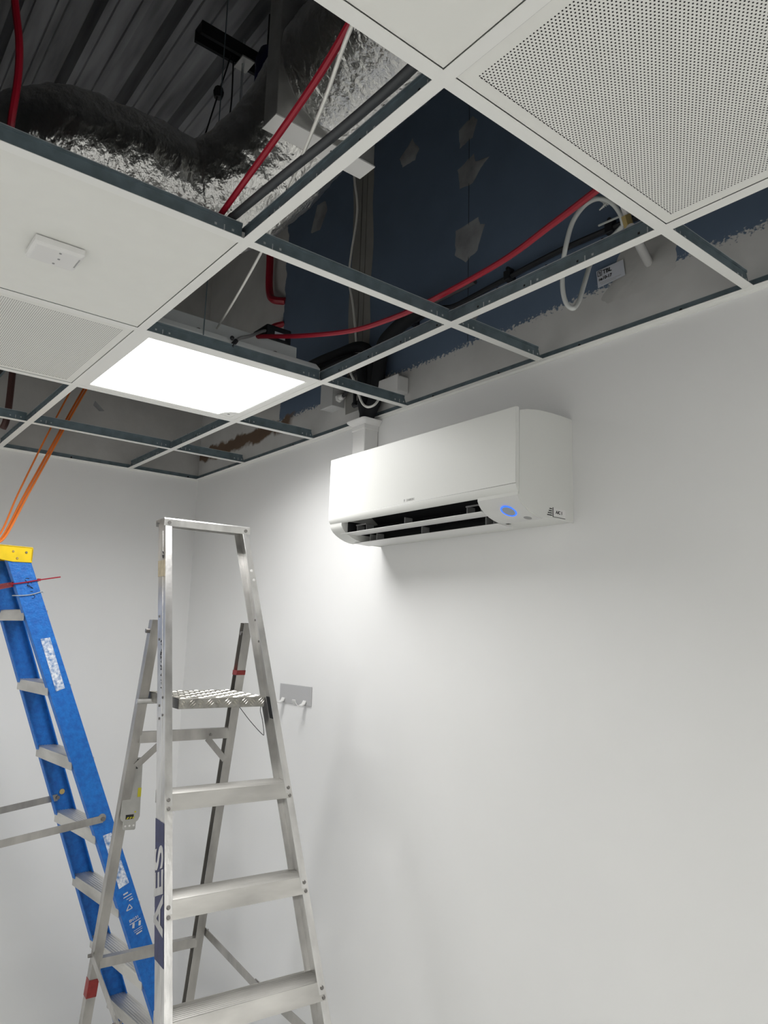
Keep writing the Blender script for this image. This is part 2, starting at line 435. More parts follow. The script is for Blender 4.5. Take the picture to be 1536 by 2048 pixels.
# LED panels
def led_panel(c, r, dm, label, grp='recessed square ceiling light panels'):
    cx, cy = (X[c] + X[c + 1]) / 2, (Y[r] + Y[r + 1]) / 2
    t = empty('ceiling_light', label, 'light', (cx, cy, H + 0.0013), group=grp)
    s, i = 0.297, 0.264
    b = MB()
    for q in ((-s, s, -s, -i), (-s, s, i, s), (-s, -i, -i, i), (i, s, -i, i)): b.box(q[0], q[1], q[2], q[3], 0.0, 0.010, TEEW)
    for q in ((-i, i, -i, -i + .003), (-i, i, i - .003, i), (-i, -i + .003, -i, i), (i - .003, i, -i, i)): b.box(q[0], q[1], q[2], q[3], 0.0015, 0.012, TEEW)
    b.build('frame', t)
    MB().box(-i + 0.003, i - 0.003, -i + 0.003, i - 0.003, 0.006, 0.009, dm).build('diffuser', t)
    ld = bpy.data.lights.new('lamp', 'AREA'); ld.shape = 'SQUARE'; ld.size = 2 * i - 0.01; ld.spread = SPREAD
    ld.energy = PANEL_MAIN if dm is LED else PANEL_FAR; ld.color = (1.0, 0.993, 0.985)
    lo = bpy.data.objects.new('lamp', ld); COL.objects.link(lo); lo.parent = t; lo.location = (0, 0, 0.0045)
    h = MB()
    h.loft([[(a * k, bb * k, z) for a, bb in ((-1, -1), (1, -1), (1, 1), (-1, 1))] for k, z in ((s - .002, 0.010), (s - .002, 0.045), (s - .012, 0.062), (s - .05, 0.066))], HOUS)
    h.box(-0.15, 0.175, -0.240, 0.275, 0.064, 0.150, HOUS)
    h.build('housing', t, bevel=0.002)
    for yy in (-0.12, 0.14):
        MB().cyl((s - .03, yy, 0.064), (s - .03, yy, 0.070), 0.006, STEEL, 8).build('fixing_screw', t)
    return t
main_led = led_panel(2, 1, LED, 'lit square ceiling light panel above the aluminium ladder, beside the open grid')
sens = MB(); n = 24
rr = 0.05
pts = [(rr * math.cos(math.pi * k / n), rr * math.sin(math.pi * k / n)) for k in range(n + 1)]
base = [(-0.264 + 0.035, 0.264 - 0.002)]
ctr = (-0.255, 0.262)
arc = [(ctr[0] + 0.062 * math.cos(math.radians(-95 + 100 * k / 16)), ctr[1] + 0.05 * math.sin(math.radians(-95 + 100 * k / 16))) for k in range(17)] + [(ctr[0] - .007, ctr[1])]
sens.loft([[(x, y, 0.0005) for x, y in arc], [(x, y, 0.007) for x, y in arc]], TEEW)
sens.cyl((-0.235, 0.24, 0.0006), (-0.235, 0.24, -0.0005), 0.005, GREYP, 10)
sens.build('sensor_pad', main_led, smooth=True)
gc = MB()
gc.tube([(1.735, -0.69, 2.545), (1.715, -0.665, 2.575), (1.68, -0.611, 2.61), (1.60, -0.516, 2.682), (1.565, -0.475, 2.685), (1.55, -0.46, 2.665)], 0.0055, GREYP, 8)
cable = gc.build('supply_cable', smooth=True)
tag(cable, 'short grey flex tied to the tee above the lit ceiling panel', 'cable')
tie = MB(); tie.cyl((1.737, -0.70, 2.532), (1.737, -0.685, 2.556), 0.007, BCAB, 8); tie.sphere((1.744, -0.703, 2.556), 0.007, BCAB); tie.build('cable_tie', cable)
for i, (c, r) in enumerate(((8, 1), (7, 5), (1, 4))):
    led_panel(c, r, LED2, ('square ceiling light panel behind the camera near the right wall', 'square ceiling light panel in the far corner behind the camera', 'square ceiling light panel left of the camera')[i])

# ceiling sensor on solid tile
sn = empty('ceiling_sensor', 'white rectangular sensor with three dots fixed to the solid ceiling tile', 'sensor', (2.035, -1.273, H + 0.001))
b = MB()
b.loft([[(a * (0.043 - k), bb * (0.051 - k), z) for a, bb in ((-1, -1), (1, -1), (1, 1), (-1, 1))] for k, z in ((0, 0), (0, -0.014), (0.005, -0.020))], PVC)
b.build('body', sn, bevel=0.003)
for yy, xx in ((0.004, 0.028), (0.008, 0.0), (0.004, -0.027)):
    MB().cyl((xx, yy, -0.0195), (xx, yy, -0.0208), 0.0028, GREYP, 8).build('indicator_dot', sn)
b = MB()
for k in range(7): b.box(0.022 - k * 0.0065, 0.0265 - k * 0.0065, 0.0425, 0.0455, -0.0206, -0.0199, PRINTG)
b.build('printed_mark', sn)



# ------------------------------------------------------------------ filler patches, joint strip on the upper right wall
PATCH = [
 [(1.976, 3.465), (2.045, 3.483), (2.069, 3.454), (2.046, 3.400), (1.985, 3.391)],
 [(1.976, 3.312), (2.053, 3.335), (2.060, 3.30), (2.127, 3.284), (2.086, 3.263), (2.047, 3.222), (1.987, 3.235)],
 [(1.969, 3.082), (2.075, 3.085), (2.083, 3.055), (2.106, 3.046), (2.072, 2.967), (2.019, 2.946), (1.966, 2.994)],
 [(1.653, 3.53), (1.726, 3.576), (1.765, 3.511), (1.743, 3.477), (1.670, 3.484)],
 [(1.071, 3.614), (1.140, 3.600), (1.155, 3.549), (1.101, 3.477), (1.027, 3.498)],
 [(1.993, 2.782), (2.06, 2.775), (2.085, 2.74), (2.060, 2.713), (2.02, 2.708), (1.981, 2.750)]]
for pl in PATCH:
    c = Vector((sum(p[0] for p in pl) / len(pl), 0, sum(p[1] for p in pl) / len(pl)))
    b = MB(); ring = []
    for i in range(len(pl)):
        a = Vector((pl[i][0], 0, pl[i][1])); d = Vector((pl[(i + 1) % len(pl)][0], 0, pl[(i + 1) % len(pl)][1]))
        for k in range(5):
            p = a.lerp(d, k / 5); p += (p - c) * 0.10 * noise.noise(p * 60); ring.append((p.x, -0.0003, p.z))
    inner = [(c.x + (x - c.x) * 0.8, -0.0016, c.z + (z - c.z) * 0.8) for x, _, z in ring]
    b.loft([ring, inner], FILL); b.build('filler_patch', w_right, smooth=True)
js = MB()
def vstrip(x0, x1, z0, z1, y, seed, m, wob=0.012):
    L = []; Rr = []
    n = 40
    for i in range(n + 1):
        z = z0 + (z1 - z0) * i / n
        L.append((x0 + wob * noise.noise(Vector((seed, z * 6, 0))), y, z)); Rr.append((x1 + wob * noise.noise(Vector((seed + 9, z * 6, 3))), y, z))
    for i in range(n): js.add([L[i], Rr[i], Rr[i + 1], L[i + 1]], [(0, 1, 2, 3)], m)
vstrip(1.352, 1.492, 2.56, TOP, -0.001, 1.3, STRIP)
js.box(1.413, 1.416, -0.0022, -0.0006, 2.6, TOP, STEEL)
js.box(1.448, 1.450, -0.0022, -0.0006, 2.6, TOP, STEEL)
js.build('joint_strip', w_right)
b = MB(); b.box(2.030, 2.0312, -0.0012, -0.0002, 2.66, TOP, BCAB); b.build('board_seam', w_right)
# plastered lump round the conduit
b = MB(); ring = []; 
cc = Vector((2.70, 0, 2.68))
lump = [(2.63, 2.76), (2.68, 2.775), (2.735, 2.755), (2.765, 2.70), (2.76, 2.63), (2.70, 2.60), (2.60, 2.60), (2.54, 2.61), (2.57, 2.66), (2.60, 2.72)]
r1 = []; r2 = []; r3 = []
for i in range(len(lump)):
    a = Vector((lump[i][0], 0, lump[i][1])); d = Vector((lump[(i + 1) % len(lump)][0], 0, lump[(i + 1) % len(lump)][1]))
    for k in range(6):
        p = a.lerp(d, k / 6); p += (p - cc) * 0.12 * noise.noise(p * 45)
        r1.append((p.x, -0.0003, p.z)); q = cc + (p - cc) * 0.8; r2.append((q.x, -0.003 - 0.002 * noise.noise(p * 30), q.z)); q = cc + (p - cc) * 0.4; r3.append((q.x, -0.0052, q.z))
b.loft([r1, r2, r3], PLAST); b.build('plaster_lump', w_right, smooth=True)
b = MB(); b.poly([(0.0004, -0.575, 2.815), (0.0004, -0.540, 2.785), (0.0004, -0.525, 2.772), (0.0004, -0.55, 2.765), (0.0004, -0.582, 2.79)], (0.0012, 0, 0), FILL); b.build('filler_patch', w_back)

# sticker on wall
st = empty('inspection_sticker', 'silver grey printed sticker with bold black letters beside the metal conduit', 'sticker', (2.577, -0.0065, 2.68))
b = MB(); b.poly([(-0.044, 0, 0.024), (0.040, 0, 0.026), (0.045, 0, -0.021), (-0.040, 0, -0.027)], (0, -0.0006, 0), PAPER); b.build('backing', st)
for o in st.children: pass
ux = Vector((1, 0, 0.01)); uz = Vector((0, 0, 1))
text('lettering', 'TBL', 0.0165, (-0.010, -0.0011, 0.0135), ux, uz, INK, st, bold=0.0004)
b = MB()
for q in ((-0.040, -0.0265, 0.0205, 0.022), (-0.040, -0.0265, 0.006, 0.0075), (-0.040, -0.0385, 0.006, 0.022), (-0.028, -0.0265, 0.006, 0.022), (-0.0365, -0.030, 0.0155, 0.0175), (-0.0335, -0.031, 0.009, 0.0175)):
    b.box(q[0], q[1], -0.0012, -0.0007, q[2], q[3], INK)
b.build('emblem', st)
text('handwriting', 'na10-17', 0.0125, (-0.016, -0.0011, -0.004), ux, uz, INK, st, bold=0.0003)
b = MB()
for k in range(14): b.box(-0.034 + k * 0.0048, -0.0303 + k * 0.0048, -0.0011, -0.0007, -0.0155, -0.0143, PRINTG)
for k in range(10): b.box(-0.030 + k * 0.0048, -0.0263 + k * 0.0048, -0.0011, -0.0007, -0.0200, -0.0188, PRINTG)
b.build('small_print', st)

# ------------------------------------------------------------------ ducts and plenum
def duct(name, path, r, label, seed):
    P = [Vector(p) for p in path]; Q = []
    sub = 40
    for i in range(len(P) - 1):
        p0 = P[max(i - 1, 0)]; p1 = P[i]; p2 = P[i + 1]; p3 = P[min(i + 2, len(P) - 1)]
        for k in range(sub):
            t = k / sub
            Q.append(0.5 * ((2 * p1) + (p2 - p0) * t + (2 * p0 - 5 * p1 + 4 * p2 - p3) * t * t + (3 * p1 - p0 - 3 * p2 + p3) * t ** 3))
    Q.append(P[-1]); n = 96; rings = []; u = None; s = 0
    for i, p in enumerate(Q):
        d = (Q[min(i + 1, len(Q) - 1)] - Q[max(i - 1, 0)]).normalized()
        u = d.orthogonal().normalized() if u is None else (u - d * u.dot(d)).normalized(); v = d.cross(u)
        if i: s += (p - Q[i - 1]).length
        ring = []
        for j in range(n):
            a = 2 * math.pi * j / n
            e = u * math.cos(a) + v * math.sin(a)
            q = p + e * r
            w1 = noise.noise(q * 5 + Vector((seed, 0, 0)))
            r1 = 1 - abs(noise.noise(q * 13 + Vector((seed, 2, 0))))
            r2 = 1 - abs(noise.noise(Vector((q.x * 38, q.y * 38, q.z * 20)) + Vector((0, seed, 5))))
            r3 = noise.noise(q * 75)
            ring.append(p + e * (r + 0.009 * w1 + 0.0040 * r1 ** 4 + 0.0030 * r2 ** 3 + 0.0003 * r3))
        rings.append(ring)
    o = MB().loft(rings, FOIL).build(name)
    o.data.polygons.foreach_set('use_smooth', [True] * len(o.data.polygons))
    return tag(o, label, 'duct')
duct('flexible_duct', [(2.39, -0.79, 2.96), (2.50, -0.79, 2.96), (2.66, -0.80, 2.955), (2.85, -0.84, 2.96), (3.1, -0.92, 2.98), (3.4, -1.05, 3.0)], 0.150, 'wrinkled silver foil duct running off to the right of the metal box', 3.1)
duct('flexible_duct', [(2.31, -0.79, 2.96), (2.193, -0.813, 2.890), (2.101, -0.895, 2.780), (2.042, -0.978, 2.742), (2.026, -1.135, 2.750), (2.008, -1.260, 2.750), (1.940, -1.355, 2.712), (1.801, -1.451, 2.697), (1.559, -1.585, 2.692)], 0.135, 'silver foil duct sagging and bending to the left above the sensor tile', 8.7)
pb = empty('plenum_box', 'galvanised metal box joining the two silver foil ducts', 'duct box', (2.35, -0.72, 2.8))
b = MB(); b.box(-0.030, 0.027, -0.222, 0.048, 0.0, 0.44, GALVB); b.build('casing', pb, bevel=0.002)
b = MB(); b.box(-0.032, 0.028, -0.223, 0.05, -0.003, 0.0, PVC); b.build('bottom_flange', pb)
b = MB(); b.cyl((0.027, -0.07, 0.16), (0.06, -0.07, 0.16), 0.144, GALVB, 48); b.cyl((-0.032, -0.07, 0.16), (-0.06, -0.07, 0.16), 0.144, GALVB, 48); b.build('spigot', pb, smooth=True)
for xx, yy in ((0.0, -0.21), (0.0, 0.04)):
    b = MB(); b.cyl((xx, yy, 0.44), (xx, yy, TOP - 2.8 - 0.06), 0.004, GALVL, 8); b.build('hanger_rod', pb)

# overhead channel, device, rods
ch = empty('support_channel', 'black slotted metal channel hung under the roof deck', 'channel', (1.42, -0.605, 3.78))
b = MB(); b.prism_y([(-0.03, 0), (-0.03, 0.05), (0.03, 0.05), (0.03, 0), (0.018, 0), (0.018, 0.006), (0.024, 0.006), (0.024, 0.044), (-0.024, 0.044), (-0.024, 0.006), (-0.018, 0.006), (-0.018, 0)], -0.15, 0.16, FOAM); b.build('channel', ch)
b = MB(); b.box(-0.035, 0.035, 0.01, 0.06, -0.006, 0.0, GALVB); b.build('plate_washer', ch)
b = MB(); b.cyl((0, 0.03, 0.1), (0, 0.03, -0.30), 0.005, GALVL, 8); b.build('drop_rod', ch)
b = MB(); b.tube([(0.0, -0.02, 0.0), (0.02, -0.05, -0.12), (0.03, -0.07, -0.2), (0.05, -0.12, -0.42)], 0.003, BCAB, 6); b.tube([(0.0, -0.01, 0.0), (0.01, -0.01, -0.2), (0.02, -0.03, -0.38), (0.06, -0.05, -0.5)], 0.003, BCAB, 6)
b.sphere((0.03, -0.07, -0.2), 0.02, BCAB, 8, sz=1.4); b.sphere((0.02, -0.03, -0.38), 0.015, BCAB, 8); b.build('hanging_wire', ch)
bd = MB(); bd.loft([[(1.53 + 0.045 * math.cos(2 * math.pi * j / 16) * k, -0.53 + 0.045 * math.sin(2 * math.pi * j / 16) * k, z) for j in range(16)] for k, z in ((0.8, 3.62), (1, 3.64), (1, 3.74), (0.7, 3.78))], BLUEDEV)
bd.cyl((1.53, -0.53, 3.78), (1.53, -0.53, 3.94), 0.008, DARK, 8)
tag(bd.build('blue_device', smooth=True), 'dark blue round device at the end of the black channel', 'device')

# ------------------------------------------------------------------ cables and pipes in the void
def cab(name, pts, r, m, label, cat='cable', group=None, n=8):
    return tag(MB().tube(pts, r, m, n).build(name, smooth=True), label, cat, group)
cab('red_cable', [(3.05, -0.50, 2.61), (2.874, -0.463, 2.60), (2.837, -0.452, 2.60), (2.708, -0.433, 2.59), (2.541, -0.410, 2.58), (2.300, -0.424, 2.56), (2.148, -0.426, 2.565), (1.979, -0.441, 2.58), (1.783, -0.493, 2.612), (1.624, -0.546, 2.645), (1.50, -0.60, 2.66)], 0.0075, RED, 'red cable sagging across the two open cells in front of the blue board')
cab('red_cable', [(2.05, -0.985, 2.57), (2.259, -1.016, 2.556), (2.310, -1.024, 2.556), (2.456, -1.034, 2.572), (2.605, -1.046, 2.585), (2.745, -1.066, 2.585), (2.872, -1.099, 2.565), (3.0, -1.13, 2.562)], 0.0065, RED, 'straight red cable crossing in front of the silver ducts')
cab('red_cable', [(2.10, -1.42, 2.555), (2.274, -1.425, 2.558), (2.305, -1.427, 2.585), (2.315, -1.427, 2.66), (2.325, -1.434, 2.72), (2.329, -1.449, 2.79), (2.36, -1.47, 2.88), (2.45, -1.55, 3.1)], 0.0065, RED, 'red cable dropping at the left edge past the foil duct')
cab('red_conduit', [(0.66, -0.03, 3.80), (0.688, -0.03, 3.624), (0.710, -0.03, 3.509), (0.717, -0.03, 3.36), (0.735, -0.03, 3.29), (0.774, -0.03, 3.252), (0.826, 0.004, 3.237)], 0.018, RED, 'dark red pipe bending into the wall above the light panel', 'pipe')
cab('red_conduit', [(0.823, 0.004, 3.125), (0.798, -0.03, 3.112), (0.785, -0.06, 3.085), (0.76, -0.12, 3.03), (0.70, -0.20, 2.95)], 0.014, RED, 'short lower red pipe leaving the wall behind the light panel', 'pipe')
cab('white_cable', [(3.0, -1.13, 2.556), (2.872, -1.098, 2.556), (2.727, -1.043, 2.562), (2.571, -0.992, 2.556), (2.413, -0.940, 2.552), (2.350, -0.921, 2.556), (2.202, -0.868, 2.572), (1.873, -0.765, 2.612), (1.601, -0.691, 2.632)], 0.0032, WCAB, 'thin white cable stretched from the light panel past the duct', n=6)
cab('white_cable', [(1.418, -0.05, 3.80), (1.418, -0.05, 3.572), (1.418, -0.03, 3.457), (1.406, -0.02, 3.377), (1.376, -0.02, 3.234), (1.369, -0.02, 3.126), (1.403, -0.02, 3.004), (1.446, -0.03, 2.839), (1.481, -0.05, 2.740), (1.520, -0.105, 2.672), (1.562, -0.112, 2.612), (1.598, -0.108, 2.534), (1.622, -0.10, 2.508), (1.645, -0.085, 2.512), (1.652, -0.07, 2.535), (1.652, -0.06, 2.56)], 0.0045, WCAB, 'loose white cable hanging down the wall joint into a loop', n=6)
cab('foam_pipe', [(1.530, -0.034, 2.44), (1.535, -0.036, 2.495), (1.572, -0.042, 2.58), (1.575, -0.045, 2.70), (1.545, -0.05, 2.765), (1.480, -0.055, 2.792), (1.383, -0.06, 2.795), (1.256, -0.07, 2.795), (1.105, -0.075, 2.790), (0.942, -0.08, 2.78), (0.60, -0.09, 2.76)], 0.020, FOAM, 'black foam lagged pipe turning left behind the light panel, uppermost', 'pipe', n=12)
cab('foam_pipe', [(1.515, -0.030, 2.44), (1.520, -0.035, 2.52), (1.533, -0.038, 2.62), (1.530, -0.05, 2.70), (1.49, -0.06, 2.745), (1.40, -0.065, 2.757), (1.256, -0.075, 2.757), (1.105, -0.08, 2.752), (0.942, -0.085, 2.745), (0.60, -0.09, 2.72)], 0.017, FOAM, 'black lagged pipe running left just under the uppermost one', 'pipe', n=12)
cab('foam_pipe', [(1.535, -0.045, 2.44), (1.54, -0.050, 2.495), (1.56, -0.078, 2.54), (1.56, -0.085, 2.64), (1.53, -0.09, 2.71), (1.45, -0.10, 2.728), (1.30, -0.105, 2.722), (1.105, -0.11, 2.716), (0.70, -0.12, 2.69)], 0.014, FOAM, 'thin black lagged pipe lowest of the three turning left', 'pipe', n=12)
cab('foam_pipe', [(1.540, -0.036, 2.44), (1.545, -0.038, 2.495), (1.600, -0.045, 2.56), (1.622, -0.045, 2.68), (1.645, -0.05, 2.752), (1.711, -0.05, 2.788), (1.793, -0.05, 2.808), (1.866, -0.05, 2.826)], 0.025, FOAM, 'black foam lagged pipe with cut end pointing right', 'pipe', n=12)
cab('copper_pipe', [(1.85, -0.05, 2.824), (1.947, -0.05, 2.824), (2.019, -0.05, 2.824), (2.11, -0.05, 2.824)], 0.010, DGREY, 'bare grey pipe leaving the cut foam end', 'pipe')
bc = cab('black_cable', [(1.75, -0.022, 2.80), (1.896, -0.022, 2.812), (1.982, -0.022, 2.792), (2.086, -0.022, 2.794), (2.231, -0.022, 2.801), (2.425, -0.022, 2.808), (2.615, -0.022, 2.800), (2.70, -0.022, 2.796)], 0.0085, BCAB, 'black cable clipped along the blue board')
for x_, z_ in ((2.227, 2.803), (1.778, 2.806), (2.591, 2.800)):
    b = MB(); b.box(x_ - 0.012, x_ + 0.012, -0.034, -0.0005, z_ - 0.014, z_ + 0.018, BCAB); b.cyl((x_, -0.03, z_ + 0.026), (x_, -0.001, z_ + 0.026), 0.007, BCAB, 8); b.build('saddle_clip', bc, bevel=0.003)
cab('clear_tube', [(2.66, -0.07, 2.76), (2.671, -0.10, 2.775), (2.671, -0.14, 2.790), (2.659, -0.18, 2.789), (2.633, -0.20, 2.773), (2.605, -0.21, 2.737), (2.584, -0.21, 2.684), (2.566, -0.20, 2.640), (2.556, -0.19, 2.586), (2.558, -0.18, 2.547), (2.572, -0.17, 2.529), (2.576, -0.15, 2.554), (2.578, -0.13, 2.604), (2.577, -0.10, 2.672), (2.580, -0.08, 2.714), (2.60, -0.05, 2.75), (2.66, -0.07, 2.76)], 0.0062, CLEARP, 'pale looped flat cable hanging beside the metal conduit', n=10)
rod = tag(MB().cyl((2.686, 0.004, 2.668), (2.755, -0.19, 2.662), 0.0115, BRIGHT, 16).build('metal_conduit', smooth=True), 'short shiny metal conduit poking out of the plastered wall', 'conduit')
gl = empty('cable_gland', 'brass gland with stripped cable ends above the grid corner', 'gland', (2.697, -0.11, 2.74))
b = MB(); b.cyl((0, 0.01, -0.02), (0.0, -0.005, 0.012), 0.013, BRASS, 6); b.build('nut', gl)
b = MB(); b.cyl((0, 0.004, 0.010), (0, -0.02, 0.045), 0.009, PVC, 10); b.build('collar', gl)
b = MB()
for k in range(5): b.tube([(0, -0.02, 0.045), (-0.02 - 0.01 * k, -0.03, 0.06 + 0.004 * k), (-0.06, -0.03 + 0.01 * k, 0.045 + 0.008 * k)], 0.002, CLEARP, 5)
b.build('conductor', gl)
cab('clip_strip', [(2.58, -0.06, 2.80), (2.68, -0.09, 2.775)], 0.003, CLEARP, 'thin straight translucent rod beside the brass gland', 'rod', n=6)
cab('orange_cable', [(0.15, -0.58, 3.05), (0.330, -0.728, 2.745), (0.400, -0.802, 2.578), (0.465, -0.869, 2.424), (0.575, -0.968, 2.203), (0.679, -1.051, 2.012), (0.70, -1.10, 1.989)], 0.0045, ORANGE, 'orange cable hanging to the ladder cap, left one of the close pair')
cab('orange_cable', [(0.16, -0.57, 3.05), (0.340, -0.718, 2.745), (0.410, -0.793, 2.578), (0.475, -0.860, 2.424), (0.585, -0.959, 2.203), (0.692, -1.044, 2.015), (0.72, -1.09, 1.989)], 0.0045, ORANGE, 'orange cable hanging to the ladder cap, right one of the close pair')
cab('orange_cable', [(0.15, -0.66, 3.0), (0.330, -0.779, 2.732), (0.390, -0.844, 2.571), (0.450, -0.904, 2.420), (0.560, -0.990, 2.202), (0.672, -1.063, 2.015), (0.69, -1.13, 1.989)], 0.0035, ORANGE, 'single thin orange cable left of the other orange pair')
cab('black_hose', [(2.10, -0.985, 2.56), (2.302, -1.000, 2.557), (2.333, -1.000, 2.557), (2.417, -0.998, 2.556), (2.50, -0.996, 2.554), (2.595, -0.992, 2.553), (2.673, -0.988, 2.553), (2.805, -0.985, 2.553), (2.90, -0.985, 2.555), (3.1, -0.99, 2.57)], 0.009, DGREY, 'dark grey hose lying along the tee under the foil ducts', 'hose', n=10)
cab('oxide_pipe', [(0.30, -1.02, 3.3), (0.30, -1.012, 2.767), (0.30, -1.012, 2.577), (0.28, -1.02, 2.52)], 0.014, BROWN, 'dark red brown pipe at the far left in the void', 'pipe')
b = MB(); b.box(0.05, 0.42, -1.05, -1.02, 2.80, 2.84, GALV); b.box(0.05, 0.42, -1.05, -1.045, 2.77, 2.80, DARK); tag(b.build('cable_tray'), 'dark metal tray crossing the void at the far left', 'tray')
hw = MB(); hw.cyl((1.735, -0.79, 2.535), (1.735, -0.79, TOP - 0.06), 0.0018, GALV, 6); tag(hw.build('hanger_wire'), 'thin vertical hanger wire on the tee behind the light panel', 'wire')

em = empty('driver_module', 'small dark module with white label on top of the light panel housing', 'module', (1.56, -0.465, 2.6522))
MB().box(-0.05, 0.05, -0.05, 0.045, 0.0, 0.055, BCAB).build('case', em, bevel=0.006)
MB().box(0.0502, 0.0508, -0.02, 0.02, 0.012, 0.034, PAPER).build('printed_label', em)
# junction boxes
jb = empty('junction_box', 'white square junction box on the wall right of the black pipes', 'junction box', (1.672, 0, 2.58))
MB().box(-0.065, 0.066, -0.05, -0.0005, -0.03, 0.032, PVC).build('case', jb, bevel=0.006)
MB().box(-0.067, 0.068, -0.056, -0.050, -0.032, 0.034, PVC).build('lid', jb, bevel=0.003)
gb = empty('junction_box', 'grey junction box with two white glands left of the black pipes', 'junction box', (1.297, 0, 2.645))
MB().box(-0.040, 0.044, -0.055, -0.0005, -0.055, 0.065, LGREY).build('case', gb, bevel=0.002)
MB().box(-0.041, 0.045, -0.060, -0.055, -0.056, 0.066, LGREY).build('lid', gb, bevel=0.002)
for zz in (0.035, -0.02):
    b = MB(); b.cyl((0.044, -0.03, zz), (0.058, -0.03, zz), 0.017, PVC, 6); b.cyl((0.058, -0.03, zz), (0.078, -0.03, zz), 0.013, PVC, 12, r2=0.010); b.build('gland', gb)
cab('gland_cable', [(1.368, -0.03, 2.625), (1.41, -0.035, 2.638), (1.45, -0.045, 2.642), (1.49, -0.06, 2.615), (1.50, -0.065, 2.55)], 0.007, BCAB, 'short black cable from the lower gland to the pipes')
cab('gland_cable', [(1.368, -0.03, 2.680), (1.40, -0.035, 2.685), (1.47, -0.04, 2.69), (1.53, -0.05, 2.68)], 0.0085, BCAB, 'short black cable from the upper gland to the pipes')
cab('cable_end', [(1.475, -0.05, 2.560), (1.52, -0.05, 2.562)], 0.012, BCAB, 'blunt black pipe end poking left above the white trunking', 'pipe')

# ------------------------------------------------------------------ trunking, AC unit, coat hook
tr = empty('pipe_trunking', 'white square trunking with flared collar above the air conditioner', 'trunking', (1.53, 0, 2.25))
b = MB(); b.box(-0.036, 0.038, -0.066, -0.0005, 0.0, 0.218, PVC); b.build('channel', tr, bevel=0.004)
b = MB(); b.box(-0.039, 0.041, -0.069, -0.0005, 0.195, 0.222, PVC); b.build('sleeve', tr, bevel=0.003)
b = MB()
def rrect(x0, x1, y0, y1, z, rad=0.012, n=5):
    o = []
    for cx, cy, a0 in ((x0 + rad, y0 + rad, 180), (x1 - rad, y0 + rad, 270)):
        for k in range(n + 1):
            a = math.radians(a0 + 90 * k / n); o.append((cx + rad * math.cos(a), cy + rad * math.sin(a), z))
    return o + [(x1, y1, z), (x0, y1, z)]
b.loft([rrect(-0.040, 0.042, -0.070, -0.0005, 0.214), rrect(-0.055, 0.058, -0.085, -0.0005, 0.228), rrect(-0.056, 0.059, -0.086, -0.0005, 0.234)], PVC)
b.build('collar', tr, smooth=True)

ACX0, ACX1 = 1.605, 2.435
ac = empty('air_conditioner', 'white wall mounted air conditioner with open louvres and blue ring light', 'air conditioner', (ACX0, 0, 2.0))
Wd = ACX1 - ACX0
def arcp(c, r0, r1, a0, a1, n):
    return [(c[0] + r0 * math.cos(math.radians(a0 + (a1 - a0) * k / n)), c[1] + r1 * math.sin(math.radians(a0 + (a1 - a0) * k / n))) for k in range(n + 1)]
top_prof = [(-0.0005, 0.300), (-0.05, 0.3005), (-0.09, 0.300), (-0.14, 0.297), (-0.19, 0.289), (-0.220, 0.280)]
low_curve = [(-0.226, 0.056), (-0.221, 0.046), (-0.213, 0.037), (-0.200, 0.0275), (-0.183, 0.0185), (-0.165, 0.012), (-0.145, 0.0075), (-0.128, 0.006)]
full = [(-0.0005, 0.300)] + top_prof[1:] + low_curve + [(-0.125, 0.011), (-0.0005, 0.011)]
OX0, OX1 = 0.065, 0.690
b = MB()
b.prism_x(full, OX1, Wd, ACW); b.prism_x(full, 0.0, OX0, ACW)
mid = top_prof + [(-0.222, 0.066), (-0.10, 0.10), (-0.06, 0.07), (-0.075, 0.02), (-0.09, 0.011), (-0.0005, 0.011)]
b.prism_x(mid, OX0, OX1, ACW)
b.build('body', ac, smooth=True)
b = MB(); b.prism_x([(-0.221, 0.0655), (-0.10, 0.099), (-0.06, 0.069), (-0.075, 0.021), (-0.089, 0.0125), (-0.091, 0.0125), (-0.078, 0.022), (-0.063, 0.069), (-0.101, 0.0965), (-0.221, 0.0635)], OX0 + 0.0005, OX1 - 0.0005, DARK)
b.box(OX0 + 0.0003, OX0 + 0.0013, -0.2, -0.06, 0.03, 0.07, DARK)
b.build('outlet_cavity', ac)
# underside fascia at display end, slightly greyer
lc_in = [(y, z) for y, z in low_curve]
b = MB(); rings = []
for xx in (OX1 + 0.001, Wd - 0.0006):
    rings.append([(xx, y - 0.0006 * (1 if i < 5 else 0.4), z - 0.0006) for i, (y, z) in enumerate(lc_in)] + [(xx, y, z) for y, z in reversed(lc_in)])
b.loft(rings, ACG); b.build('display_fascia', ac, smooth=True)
# curved end cheek of outlet
# front panel
fp = [(-0.2205, 0.2815), (-0.2205, 0.288), (-0.226, 0.289), (-0.2335, 0.288)] + [(-0.2345, 0.2)] + [(-0.2345, 0.085)] + arcp((-0.2095, 0.085), 0.025, 0.027, 180, 232, 8) + [(-0.2205, 0.0625)]
b = MB(); b.prism_x(fp, -0.0015, Wd + 0.0015, ACW); b.build('front_panel', ac, smooth=True, bevel=0.0012)
# side caps
b = MB(); cap_prof = [(-0.0005, 0.3)] + top_prof[1:] + [(-0.2235, 0.06)] + [(y * 0.995, z + 0.001) for y, z in low_curve] + [(-0.120, 0.009), (-0.0005, 0.009)]
b.prism_x(cap_prof, Wd, Wd + 0.003, ACW); b.build('side_cap', ac, smooth=True)
b = MB(); b.prism_x(cap_prof, -0.003, 0.0, ACW); b.build('side_cap', ac, smooth=True)
